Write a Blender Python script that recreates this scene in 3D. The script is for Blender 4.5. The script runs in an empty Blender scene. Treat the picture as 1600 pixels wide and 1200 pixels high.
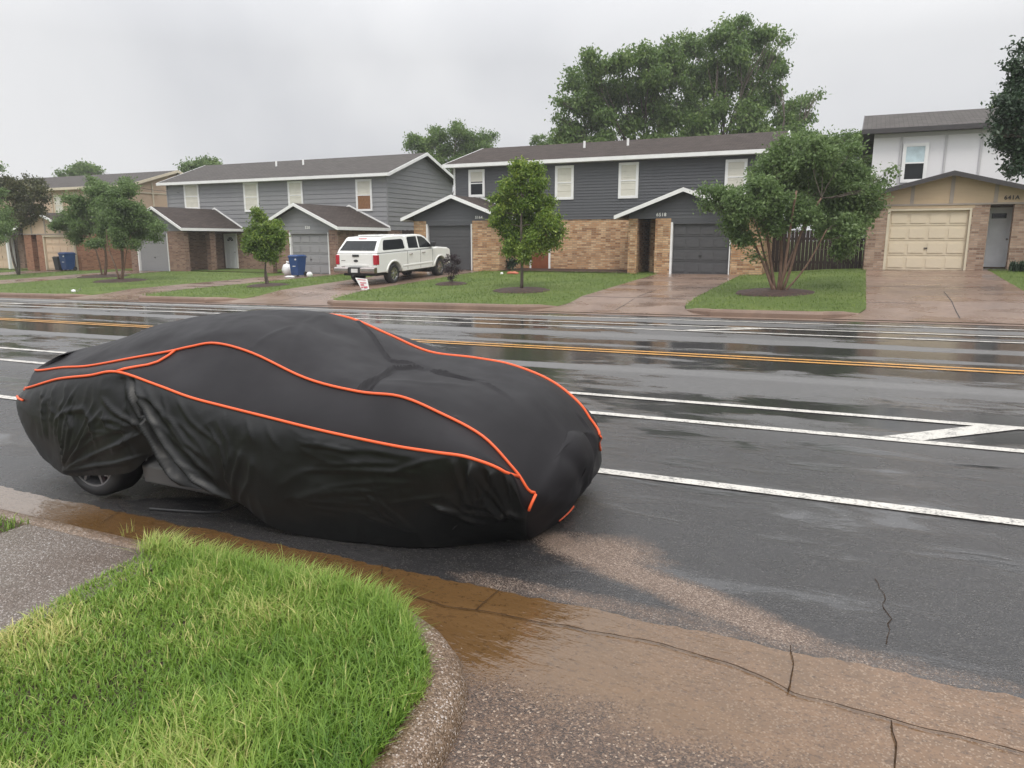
import bpy, math, random
import numpy as np
from math import sin, cos, pi, radians, atan, sqrt, floor
from mathutils import Vector, noise
random.seed(7); RNG = np.random.default_rng(7)
S = bpy.context.scene
COL = S.collection
# ------------------------------------------------------------------ camera
FPX = 1150.0; PITCH = atan(225/FPX); YAW = radians(25); CAMH = 1.85; G = 0.0122
cd = bpy.data.cameras.new('camera'); cam = bpy.data.objects.new('camera', cd); COL.objects.link(cam)
cd.sensor_width = 36; cd.sensor_fit = 'HORIZONTAL'; cd.lens = FPX/1600*36
cd.clip_start = 0.05; cd.clip_end = 3000
cam.location = (0, 0, CAMH); cam.rotation_euler = (pi/2-PITCH, 0, YAW)
S.camera = cam
# ------------------------------------------------------------------ sky
SUN_EL = radians(58); SUN_AZ = radians(150)
w = bpy.data.worlds.new('World'); S.world = w; w.use_nodes = True
nt = w.node_tree; N = nt.nodes; L = nt.links
for n in list(N): N.remove(n)
out = N.new('ShaderNodeOutputWorld'); bg = N.new('ShaderNodeBackground'); L.new(bg.outputs[0], out.inputs[0])
sky = N.new('ShaderNodeTexSky'); sky.sky_type = 'NISHITA'; sky.sun_disc = False
sky.sun_elevation = SUN_EL; sky.sun_rotation = SUN_AZ; sky.dust_density = 4; sky.air_density = 1.2
tc = N.new('ShaderNodeTexCoord'); sp = N.new('ShaderNodeSeparateXYZ'); L.new(tc.outputs['Generated'], sp.inputs[0])
# flat cloud layer: project the direction on a plane overhead
dv = N.new('ShaderNodeMath'); dv.operation = 'ADD'; L.new(sp.outputs[2], dv.inputs[0]); dv.inputs[1].default_value = .55
pv = N.new('ShaderNodeVectorMath'); pv.operation = 'DIVIDE'; L.new(tc.outputs['Generated'], pv.inputs[0]); L.new(dv.outputs[0], pv.inputs[1])
nz = N.new('ShaderNodeTexNoise'); L.new(pv.outputs[0], nz.inputs['Vector']); nz.inputs['Scale'].default_value = 1.15; nz.inputs['Detail'].default_value = 6; nz.inputs['Roughness'].default_value = .45; nz.inputs['Distortion'].default_value=.6
cr = N.new('ShaderNodeValToRGB'); L.new(nz.outputs[0], cr.inputs[0])
cr.color_ramp.elements[0].position = .40; cr.color_ramp.elements[0].color = (.655, .665, .695, 1)
cr.color_ramp.elements[1].position = .62; cr.color_ramp.elements[1].color = (.85, .853, .865, 1)
# overcast luminance: brighter overhead
mr = N.new('ShaderNodeMapRange'); L.new(sp.outputs[2], mr.inputs[0]); mr.inputs[1].default_value = .22; mr.inputs[2].default_value = .95; mr.inputs[3].default_value = 1.03; mr.inputs[4].default_value = 3.3
ml = N.new('ShaderNodeVectorMath'); ml.operation = 'SCALE'; L.new(cr.outputs[0], ml.inputs[0]); L.new(mr.outputs[0], ml.inputs['Scale'])
sc = N.new('ShaderNodeVectorMath'); sc.operation = 'SCALE'; L.new(sky.outputs[0], sc.inputs[0]); sc.inputs['Scale'].default_value = .06
mx = N.new('ShaderNodeMix'); mx.data_type = 'RGBA'; mx.inputs[0].default_value = .06
L.new(ml.outputs[0], mx.inputs[6]); L.new(sc.outputs[0], mx.inputs[7]); L.new(mx.outputs[2], bg.inputs[0]); bg.inputs[1].default_value = 1.0
sd = bpy.data.lights.new('sun', 'SUN'); sd.energy = 1.4; sd.angle = radians(18); sd.color = (1, .94, .85)
sun = bpy.data.objects.new('sun', sd); COL.objects.link(sun)
sv = Vector((sin(SUN_AZ)*cos(SUN_EL), cos(SUN_AZ)*cos(SUN_EL), sin(SUN_EL)))
sun.rotation_euler = sv.to_track_quat('Z', 'Y').to_euler(); sun.location = (0, 0, 30)
S.view_settings.view_transform = 'Standard'; S.view_settings.look = 'None'; S.view_settings.exposure = 0.0; S.view_settings.gamma = 1
S.render.engine = 'CYCLES'
S.cycles.max_bounces = 6; S.cycles.transparent_max_bounces = 8
# ------------------------------------------------------------------ measuring helpers
FW = np.array([-sin(YAW)*cos(PITCH), cos(YAW)*cos(PITCH), -sin(PITCH)]); RT = np.array([cos(YAW), sin(YAW), 0.]); UP = np.cross(RT, FW)
C0 = np.array([0, 0, CAMH])
def ray(x, y): return FW*FPX+RT*(x-800)-UP*(y-600)
def atY(x, y, Y): r = ray(x, y); return C0+r*(Y/r[1])
def atX(x, y, X): r = ray(x, y); return C0+r*(X/r[0])
def gnd(x, y, z0=0.): r = ray(x, y); return C0+r*((z0-CAMH)/(r[2]-G*r[0]))
def lerp(a, b, t): return a+(b-a)*t
def interp(x, T): return float(np.interp(x, [a for a, b in T], [b for a, b in T]))
PADS = [(-110, -.7), (-80, -.45), (-60, -.2), (-45, -.07), (-39, .05), (-23, .1), (-19.5, .44), (-9, .45), (-3.5, .48), (-.5, .72), (12, .9), (40, 1.2)]
def pad(X): return interp(X, PADS)
def skew(X, Y):                       # the far kerb runs very slightly off the near one
    return 0. if Y < 12 else (Y-12)/7*.035*(max(-32, min(6, X))+10)
CURB = 18.85
def RX(X): return G*max(-90, min(60, X))
def gz(X, Y):
    Yc = CURB+.15+skew(X, 19)
    if Y <= Yc: return RX(X)
    t = (Y-Yc)/(31-Yc)
    if t < 1: return (RX(X)+.15)*(1-t)+pad(X)*t
    return pad(X)
def T(px, py):
    r = ray(px, py); r = r/np.linalg.norm(r); t = 3.
    while t < 160:
        p = C0+r*t
        if p[2] < gz(p[0], p[1]): return p
        t += .03
    return p
# ------------------------------------------------------------------ node helper
class NB:
    def __init__(s, name):
        s.m = bpy.data.materials.new(name); s.m.use_nodes = True; s.t = s.m.node_tree; s.n = s.t.nodes
        s.b = s.n['Principled BSDF']; s.geo = None
    def new(s, t, **k):
        x = s.n.new(t)
        for a, v in k.items(): setattr(x, a, v)
        return x
    def link(s, a, b): s.t.links.new(a, b)
    def setin(s, sock, v):
        if hasattr(v, 'is_linked'): s.link(v, sock)
        elif isinstance(v, (tuple, list)) and len(v) == 3 and sock.type == 'RGBA': sock.default_value = (*v, 1)
        else: sock.default_value = v
    def pos(s):
        if s.geo is None: s.geo = s.new('ShaderNodeNewGeometry')
        return s.geo.outputs['Position']
    def sep(s, v):
        x = s.new('ShaderNodeSeparateXYZ'); s.link(v, x.inputs[0]); return x.outputs
    def math(s, op, a, b=0., c=0., clamp=False):
        x = s.new('ShaderNodeMath', operation=op, use_clamp=clamp); s.setin(x.inputs[0], a); s.setin(x.inputs[1], b); s.setin(x.inputs[2], c); return x.outputs[0]
    def vec(s, x, y, z):
        c = s.new('ShaderNodeCombineXYZ'); s.setin(c.inputs[0], x); s.setin(c.inputs[1], y); s.setin(c.inputs[2], z); return c.outputs[0]
    def vmul(s, v, k):
        x = s.new('ShaderNodeVectorMath', operation='MULTIPLY'); s.link(v, x.inputs[0]); x.inputs[1].default_value = k; return x.outputs[0]
    def noise(s, v, scale, detail=3, rough=.5, dist=0.):
        x = s.new('ShaderNodeTexNoise'); s.link(v, x.inputs['Vector']); x.inputs['Scale'].default_value = scale
        x.inputs['Detail'].default_value = detail; x.inputs['Roughness'].default_value = rough; x.inputs['Distortion'].default_value = dist; return x.outputs[0]
    def voro(s, v, scale, out='Color', feature='F1'):
        x = s.new('ShaderNodeTexVoronoi', feature=feature); s.link(v, x.inputs['Vector']); x.inputs['Scale'].default_value = scale; return x.outputs[out]
    def ramp(s, f, *st):
        x = s.new('ShaderNodeValToRGB'); s.link(f, x.inputs[0]); e = x.color_ramp.elements
        while len(e) < len(st): e.new(.5)
        for i, (p, c) in enumerate(st):
            e[i].position = p; e[i].color = (c, c, c, 1) if not isinstance(c, tuple) else (*c, 1)
        return x.outputs[0]
    def mr(s, f, a, b, c=0., d=1., smooth=False):
        x = s.new('ShaderNodeMapRange'); s.link(f, x.inputs[0])
        if smooth: x.interpolation_type = 'SMOOTHSTEP'
        for i, v in enumerate((a, b, c, d)): x.inputs[i+1].default_value = v
        return x.outputs[0]
    def mix(s, f, a, b, mode='MIX'):
        x = s.new('ShaderNodeMix', data_type='RGBA', blend_type=mode); s.setin(x.inputs[0], f); s.setin(x.inputs[6], a); s.setin(x.inputs[7], b); return x.outputs[2]
    def bump(s, h, strength=.5, dist=.01, prev=None):
        x = s.new('ShaderNodeBump'); x.inputs['Strength'].default_value = strength; x.inputs['Distance'].default_value = dist; s.link(h, x.inputs['Height'])
        if prev is not None: s.link(prev, x.inputs['Normal'])
        return x.outputs[0]
    def fin(s, color=None, rough=.6, metal=0., spec=.5, normal=None, **k):
        if color is not None: s.setin(s.b.inputs['Base Color'], color)
        s.setin(s.b.inputs['Roughness'], rough); s.b.inputs['Metallic'].default_value = metal
        s.setin(s.b.inputs['Specular IOR Level'], spec)
        if normal is not None: s.link(normal, s.b.inputs['Normal'])
        for a, v in k.items(): s.setin(s.b.inputs[a.replace('_', ' ')], v)
        return s.m
def plain(name, col, rough=.6, metal=0., var=.12, sc=3., **k):
    b = NB(name); f = b.noise(b.pos(), sc, 4, .6)
    lo = tuple(c*(1-var) for c in col); hi = tuple(min(1, c*(1+var)) for c in col)
    return b.fin(b.ramp(f, (.3, lo), (.7, hi)), rough, metal, **k)
# ------------------------------------------------------------------ materials
def m_asphalt():
    b = NB('wet_asphalt'); p = b.pos(); x, y, z = b.sep(p)
    st = b.vmul(p, (.22, 1, 1)); st2 = b.vmul(p, (.45, 1.1, 1))
    big = b.noise(st, .55, 4, .55, .5); mid = b.noise(st2, 2.2, 4, .6, .4)
    wet = b.math('ADD', b.math('MULTIPLY', big, .65), b.math('MULTIPLY', mid, .35))
    far = b.mr(y, 6.5, 8.6, 0, 1, True)          # driven lanes: more standing water, rougher, and a paler colour for the sky's sheen
    def band(c, wd, amp):
        d = b.math('ABSOLUTE', b.math('SUBTRACT', b.math('ADD', y, b.math('MULTIPLY', b.math('SUBTRACT', big, .5), .35)), c))
        return b.math('MULTIPLY', b.mr(d, wd*.45, wd, 1, 0, True), amp)
    dry = band(10.45, .30, 1.)
    for c, wd, a in ((14.35, .45, 1.), (12.9, .22, .5), (17.35, .5, .8)): dry = b.math('MAXIMUM', dry, band(c, wd, a))
    w2 = b.math('SUBTRACT', b.math('ADD', wet, b.math('MULTIPLY', far, .09)), b.math('MULTIPLY', dry, .17))
    pud = b.mr(w2, .50, .585, 0, 1, True)
    grain = b.noise(p, 110, 3, .7); g2 = b.voro(p, 120, 'Distance'); strk = b.noise(b.vmul(p, (.55, 1.6, 1)), 24, 4, .7, .6)
    spk = b.math('GREATER_THAN', b.sep(b.voro(p, 170))[0], .93)
    near = b.mr(y, 6.5, 4.0, 0, 1, True)
    patch = b.noise(p, 1.3, 5, .6)
    col = b.mix(patch, (.024, .0235, .0245), (.042, .0405, .042))
    col = b.mix(b.math('MULTIPLY', far, b.math('SUBTRACT', 1., pud)), col, (.105, .102, .100)); col = b.mix(b.math('MULTIPLY', dry, .7), col, (.17, .167, .165))  # pale grey between puddles paints the sky sheen of the far lanes
    col = b.mix(b.math('MULTIPLY', spk, .55), col, (.17, .16, .15)); col = b.mix(b.mr(strk, .42, .66, .35, 0), col, (.012, .012, .013)); col = b.mix(b.mr(grain, .5, .72, 0, .45), col, (.10, .098, .096))
    # silt washed along the kerb
    def blob(cx, cy, rx, ry):
        dx = b.math('DIVIDE', b.math('SUBTRACT', x, cx), rx); dy = b.math('DIVIDE', b.math('SUBTRACT', y, cy), ry)
        return b.math('ADD', b.math('MULTIPLY', dx, dx), b.math('MULTIPLY', dy, dy))
    def g(c, wd, v=y): return b.math('POWER', 2.718, b.math('MULTIPLY', b.math('POWER', b.math('DIVIDE', b.math('SUBTRACT', v, c), wd), 2.), -1.))
    slope = b.math('ADD', y, b.math('MULTIPLY', b.math('ADD', x, .8), .42))          # the wash runs obliquely back to the gutter
    lobe1 = b.math('MULTIPLY', g(-1.25, .36, x), g(4.06, .26)); band1 = b.math('MULTIPLY', b.mr(x, -2.0, -1.5, 0, 1, True), b.mr(x, .45, -.45, 0, 1, True))
    lobe2 = b.math('MULTIPLY', b.math('MULTIPLY', g(3.74, .15, slope), band1), 1.15)
    film = b.math('MULTIPLY', b.math('MULTIPLY', g(3.40, .12), b.math('MULTIPLY', b.mr(x, -2.3, -1.7, 0, 1, True), b.mr(x, 1.4, .2, 0, 1, True))), .55)
    m = b.math('MAXIMUM', b.math('MAXIMUM', lobe1, lobe2), film)
    m = b.math('ADD', m, b.math('MULTIPLY', b.math('SUBTRACT', b.noise(b.vmul(p, (.8, 1.3, 1)), 5, 6, .65, .4), .5), b.mr(m, .02, .3, 0, .9)))
    cellv = b.voro(p, 170); peb = b.sep(cellv)[0]; pr = b.sep(cellv)[1]; peb2 = b.voro(p, 170, 'Distance')
    silt = b.math('MULTIPLY', b.mr(m, .22, .75, 0, .55), 1.0)
    silt = b.math('ADD', silt, b.math('MULTIPLY', b.math('GREATER_THAN', b.mr(m, .25, .9, 0, 1), pr), .45), clamp=True)
    scol = b.ramp(peb, (.0, (.085, .055, .04)), (.5, (.17, .118, .088)), (.85, (.26, .195, .15)), (1., (.42, .34, .28)))
    col = b.mix(silt, col, scol)
    rough = b.mix(pud, b.mix(far, b.ramp(b.noise(p, 3, 4), (.3, .20), (.7, .34)), (.46, .46, .46)), (.035, .035, .035))
    rough = b.mix(b.math('MULTIPLY', dry, .6), rough, (.42, .42, .42))
    rough = b.mix(silt, rough, (.38, .38, .38))
    bs = b.math('MULTIPLY', b.math('SUBTRACT', 1.0, b.math('MULTIPLY', pud, .93)), 1.0)
    h = b.math('MULTIPLY', b.math('ADD', grain, b.math('MULTIPLY', g2, .9)), bs)
    rip = b.noise(b.vmul(p, (.8, 1.6, 1)), 14, 3, .6)
    n1 = b.bump(h, .6, .006); n2 = b.bump(b.math('MULTIPLY', b.math('ADD', rip, b.math('MULTIPLY', strk, .5)), b.math('SUBTRACT', 1., b.math('MULTIPLY', pud, .75))), .16, .01, n1)
    n3 = b.new('ShaderNodeBump'); n3.inputs['Distance'].default_value = .006; b.link(b.math('MULTIPLY', b.math('SUBTRACT', 1., peb2), silt), n3.inputs['Height']); b.link(n2, n3.inputs['Normal']); n3.inputs['Strength'].default_value = .8
    return b.fin(col, rough, 0, .6, n3.outputs[0])
def m_gutter():
    b = NB('muddy_gutter_water'); p = b.pos(); x, y, z = b.sep(p)
    n = b.noise(b.vmul(p, (.6, 1.5, 1)), 3, 5, .6, .5); cell = b.voro(p, 135); s = b.sep(cell)[0]; s2 = b.sep(cell)[1]; dd = b.voro(p, 135, 'Distance'); big = b.noise(p, 1.7, 4, .6, .4)
    lft = b.mr(b.math('ADD', x, b.math('MULTIPLY', b.math('SUBTRACT', big, .5), 2.0)), .9, -1.9, 0, 1, True)
    deep = b.mix(n, (.078, .042, .015), (.14, .078, .032)); pale = b.mix(n, (.135, .072, .033), (.205, .118, .062))
    col = b.mix(lft, pale, deep)
    gl = b.mr(x, -4.6, -5.4, 0, 1, True); col = b.mix(gl, col, (.19, .145, .11))
    agg = b.ramp(s, (0., (.024, .013, .007)), (.5, (.070, .041, .025)), (.85, (.135, .083, .052)), (.95, (.21, .148, .102)), (1., (.38, .30, .23)))
    patch = b.noise(b.vmul(p, (1, 1.6, 1)), 4.2, 6, .7, .5); agg = b.mix(b.mr(patch, .5, .72, 0, .55), agg, (.15, .085, .045))
    pale = b.mix(b.mr(patch, .42, .68, 0, .8), pale, (.105, .060, .030)); pale = b.mix(b.math('MULTIPLY', b.math('GREATER_THAN', s2, .88), .45), pale, (.36, .27, .19)); pale = b.mix(b.math('MULTIPLY', b.math('GREATER_THAN', .10, s2), .5), pale, (.07, .042, .024)); col = b.mix(gl, b.mix(lft, pale, deep), (.19, .145, .11))
    yy = b.math('ADD', y, b.math('MULTIPLY', b.math('SUBTRACT', b.noise(p, 3.2, 5, .65, .5), .5), .42)); yy = b.math('ADD', yy, b.math('MULTIPLY', x, .09))
    dry = b.mr(yy, 2.62, 2.30, 0, 1, True)                       # the bare aggregate of the apron shows where the water ends
    k = b.math('ADD', b.math('MULTIPLY', dry, .55), b.math('MULTIPLY', b.math('GREATER_THAN', dry, s2), .45))
    thin = b.math('MULTIPLY', b.mr(big, .45, .65, 0, 1), b.mr(x, -1.6, -.4, 0, .45)); k = b.math('MAXIMUM', k, b.math('MULTIPLY', thin, b.math('GREATER_THAN', s2, .4)))
    col = b.mix(k, col, agg)
    w_ = b.math('SUBTRACT', 1., dry)
    fl = b.vec(b.math('ADD', x, b.math('MULTIPLY', y, -.35)), b.math('ADD', y, b.math('MULTIPLY', x, .2)), 0.)
    rip = b.noise(b.vmul(fl, (.7, 1.6, 1)), 4.5, 2, .4, .8); rp = b.noise(b.vmul(fl, (1.2, 3.2, 1)), 12, 2, .5, .9)
    h = b.math('MULTIPLY', b.math('ADD', rip, b.math('MULTIPLY', rp, .45)), w_)
    n1 = b.bump(h, .30, .022); n2 = b.bump(b.math('MULTIPLY', b.math('SUBTRACT', 1., dd), b.math('ADD', .12, k)), .5, .003, n1)
    x3 = b.n.get('Bump.001')
    pit = b.math('MULTIPLY', b.math('GREATER_THAN', b.noise(b.vmul(p, (.7, 1.2, 1)), 38, 3, .6), .60), .5); col = b.mix(pit, col, b.mix(1., col, (.45, .42, .40), 'MULTIPLY'))
    r = b.mix(dry, b.ramp(n, (.3, .04), (.7, .16)), (.34, .34, .34))
    return b.fin(col, r, 0, .6, n1 if False else n2)
def m_aggregate(name, a, bb, cc, wetr=(.25, .5), sc=110, tint=(.5, .35, .24), hi=1.):
    b = NB(name); p = b.pos(); v = b.sep(b.voro(p, sc))[0]; dd = b.voro(p, sc, 'Distance'); n = b.noise(p, 2.2, 5, .6)
    col = b.ramp(v, (0., a), (.45, bb), (.8, cc), (.96, tuple(lerp(q, 1., .22*hi) for q in cc)), (1., tuple(lerp(q, 1., .42*hi) for q in cc)))
    col = b.mix(b.mr(n, .42, .7, 0, .45), col, b.mix(1., col, tint, 'MULTIPLY'))
    n1 = b.bump(b.math('SUBTRACT', 1., dd), .7, .004)
    return b.fin(col, b.ramp(b.noise(p, 5, 4, .6), (.35, wetr[0]), (.65, wetr[1])), 0, .5, n1)
def m_concrete(name, c1, c2, r=(.2, .5)):
    b = NB(name); p = b.pos(); n = b.noise(b.vmul(p, (1, .5, 1)), 1.1, 6, .65, .4); f = b.noise(p, 60, 3)
    col = b.mix(b.mr(n, .3, .7), c1, c2); col = b.mix(b.math('MULTIPLY', f, .25), col, (.5, .42, .36))
    return b.fin(col, b.ramp(b.noise(b.vmul(p, (.6, 1, 1)), .9, 4, .6), (.35, r[0]), (.65, r[1])), 0, .5, b.bump(f, .2, .004))
def m_paint(name, col):
    b = NB(name); p = b.pos(); n = b.noise(p, 7, 6, .7); f = b.noise(p, 45, 4, .7)
    k = b.mr(b.math('ADD', b.math('MULTIPLY', n, .45), b.math('MULTIPLY', f, .55)), .40, .50, .85, .06)
    c = b.mix(k, b.mix(b.noise(p, 3, 4), tuple(q*.8 for q in col), col), (.06, .06, .062))
    return b.fin(c, .38, 0, .4, b.bump(b.noise(p, 200, 2), .3, .003))
def m_brick(name, c1, c2, c3, mortar, face=0):
    b = NB(name); p = b.pos(); x, y, z = b.sep(p); nn = b.sep(b.geo.outputs['Normal'])
    u = b.math('ADD', b.math('MULTIPLY', x, b.math('GREATER_THAN', b.math('ABSOLUTE', nn[1]), .5)), b.math('MULTIPLY', y, b.math('GREATER_THAN', b.math('ABSOLUTE', nn[0]), .5)))
    t = b.new('ShaderNodeTexBrick'); b.link(b.vec(u, z, 0.), t.inputs['Vector'])
    t.inputs['Scale'].default_value = 1; t.inputs['Brick Width'].default_value = .235; t.inputs['Row Height'].default_value = .083; t.inputs['Mortar Size'].default_value = .010; t.inputs['Mortar Smooth'].default_value = .2
    t.inputs['Bias'].default_value = -.1
    t.inputs['Color1'].default_value = (*c1, 1); t.inputs['Color2'].default_value = (*c2, 1); t.inputs['Mortar'].default_value = (*mortar, 1)
    cell = b.vec(b.math('FLOOR', b.math('DIVIDE', u, .235)), b.math('FLOOR', b.math('DIVIDE', z, .083)), 0.)
    wn = b.new('ShaderNodeTexWhiteNoise', noise_dimensions='2D'); b.link(cell, wn.inputs['Vector'])
    col = b.mix(b.math('MULTIPLY', b.mr(wn.outputs[0], .55, 1.), b.math('SUBTRACT', 1., t.outputs['Fac'])), t.outputs['Color'], c3)
    n = b.noise(p, 1.2, 5, .6); col = b.mix(b.mr(n, .45, .75, 0, .35), col, tuple(q*.55 for q in c1))
    col = b.mix(.2, col, b.mix(1., col, b.ramp(b.noise(p, 40, 3), (.3, .6), (.7, 1.)), 'MULTIPLY'))
    return b.fin(col, .75, 0, .3, b.bump(b.math('SUBTRACT', 1., t.outputs['Fac']), .7, .01))
def m_shingle(name, c1, c2):
    b = NB(name); p = b.pos(); x, y, z = b.sep(p); nn = b.sep(b.geo.outputs['Normal'])
    ax = b.math('GREATER_THAN', b.math('ABSOLUTE', nn[0]), .12)
    u = b.mix(ax, b.vec(x, 0., 0.), b.vec(y, 0., 0.)); ux = b.sep(u)[0]
    t = b.new('ShaderNodeTexBrick'); b.link(b.vec(ux, b.math('MULTIPLY', z, 3.4), 0.), t.inputs['Vector']); t.inputs['Scale'].default_value = 1
    t.inputs['Brick Width'].default_value = .32; t.inputs['Row Height'].default_value = .15; t.inputs['Mortar Size'].default_value = .012
    t.inputs['Color1'].default_value = (*c1, 1); t.inputs['Color2'].default_value = (*c2, 1); t.inputs['Mortar'].default_value = (*[q*.45 for q in c1], 1)
    n = b.noise(b.vmul(p, (.5, 1, 1)), 1.6, 5, .65); g = b.noise(p, 50, 3, .7)
    col = b.mix(b.mr(n, .4, .7, 0, .5), t.outputs['Color'], tuple(q*.62 for q in c2)); col = b.mix(b.mr(g, .45, .75, 0, .35), col, (.15, .135, .125))
    return b.fin(col, .85, 0, .08, b.bump(b.math('ADD', b.math('SUBTRACT', 1., t.outputs['Fac']), g), .5, .01))
def m_siding(name, c, dirt=.25):
    b = NB(name); p = b.pos(); n = b.noise(b.vmul(p, (1, 1, .5)), 1.3, 5, .65); m = b.noise(b.vmul(p, (.6, .6, 6)), 3, 3)
    col = b.mix(b.mr(n, .35, .75, 0, dirt), c, tuple(q*1.35 for q in c)); col = b.mix(b.mr(m, .4, .8, 0, dirt), col, tuple(q*.75 for q in c))
    return b.fin(col, .5, 0, .4)
def m_leaf(name, c1, c2, c3, sc=.9, tr=.25):
    b = NB(name); at = b.new('ShaderNodeAttribute', attribute_name='rnd'); n = b.noise(b.pos(), sc, 3, .6)
    f = b.math('ADD', b.math('MULTIPLY', at.outputs['Fac'], .55), b.math('MULTIPLY', n, .6))
    col = b.ramp(f, (.25, c1), (.55, c2), (.9, c3))
    b.fin(col, .42, 0, .35)
    ts = b.new('ShaderNodeBsdfTranslucent'); b.link(col, ts.inputs[0]); ms = b.new('ShaderNodeMixShader'); ms.inputs[0].default_value = tr
    o = b.n['Material Output']; b.link(b.b.outputs[0], ms.inputs[1]); b.link(ts.outputs[0], ms.inputs[2]); b.link(ms.outputs[0], o.inputs[0])
    return b.m
def m_lawn():
    b = NB('lawn_turf'); p = b.pos(); n = b.noise(p, .7, 5, .65); f = b.noise(p, 24, 4, .7); g = b.noise(b.vmul(p, (1, 1, 1)), 90, 2)
    col = b.ramp(b.math('ADD', b.math('MULTIPLY', n, .5), b.math('MULTIPLY', f, .5)), (.32, (.085, .13, .03)), (.5, (.145, .205, .05)), (.68, (.22, .265, .08)))
    return b.fin(col, .7, 0, .2, b.bump(b.math('ADD', f, g), 1., .05))
def m_bark(name, c1, c2):
    b = NB(name); p = b.pos(); n = b.noise(b.vmul(p, (6, 6, 1.5)), 4, 4, .7)
    return b.fin(b.mix(b.mr(n, .35, .65), c1, c2), .7, 0, .3, b.bump(n, .6, .02))
def m_fabric(name, col, rough, kind):
    b = NB(name); p = b.pos(); n = b.noise(p, 1.4, 4, .6); wv = b.noise(p, 420, 1)
    c = b.mix(b.mr(n, .35, .7), tuple(q*.8 for q in col), tuple(q*1.2 for q in col))
    if kind == 'matte':
        b.b.inputs['Specular IOR Level'].default_value=.2
        h = b.noise(b.vmul(p, (.5, 1.2, 1)), 3.0, 2, .4, .6); n1 = b.bump(h, .16, .03)
        dr = b.noise(p, 2.5, 3, .6); r = b.ramp(dr, (.35, rough+.05), (.62, rough-.07))
    else:
        h = b.noise(b.vmul(p, (2.6, 2.6, .55)), 1.9, 3, .5, .8); h2 = b.noise(b.vmul(p, (.7, .7, 2.6)), 2.0, 3, .5, 1.2)
        rd = b.math('ABSOLUTE', b.math('SUBTRACT', h, .5)); rd2 = b.math('ABSOLUTE', b.math('SUBTRACT', h2, .5))
        n1 = b.bump(b.math('ADD', b.math('MULTIPLY', rd, -1.), b.math('MULTIPLY', rd2, -.7)), .10, .05); r = rough
    n2 = b.bump(wv, .08, .001, n1)
    b.fin(c, r, 0, .22 if kind == 'matte' else .36, n2)
    return b.m
def m_glass(name, col=(.02, .025, .03), rough=.04): return plain(name, col, rough, var=.2, spec=.8)
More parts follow.
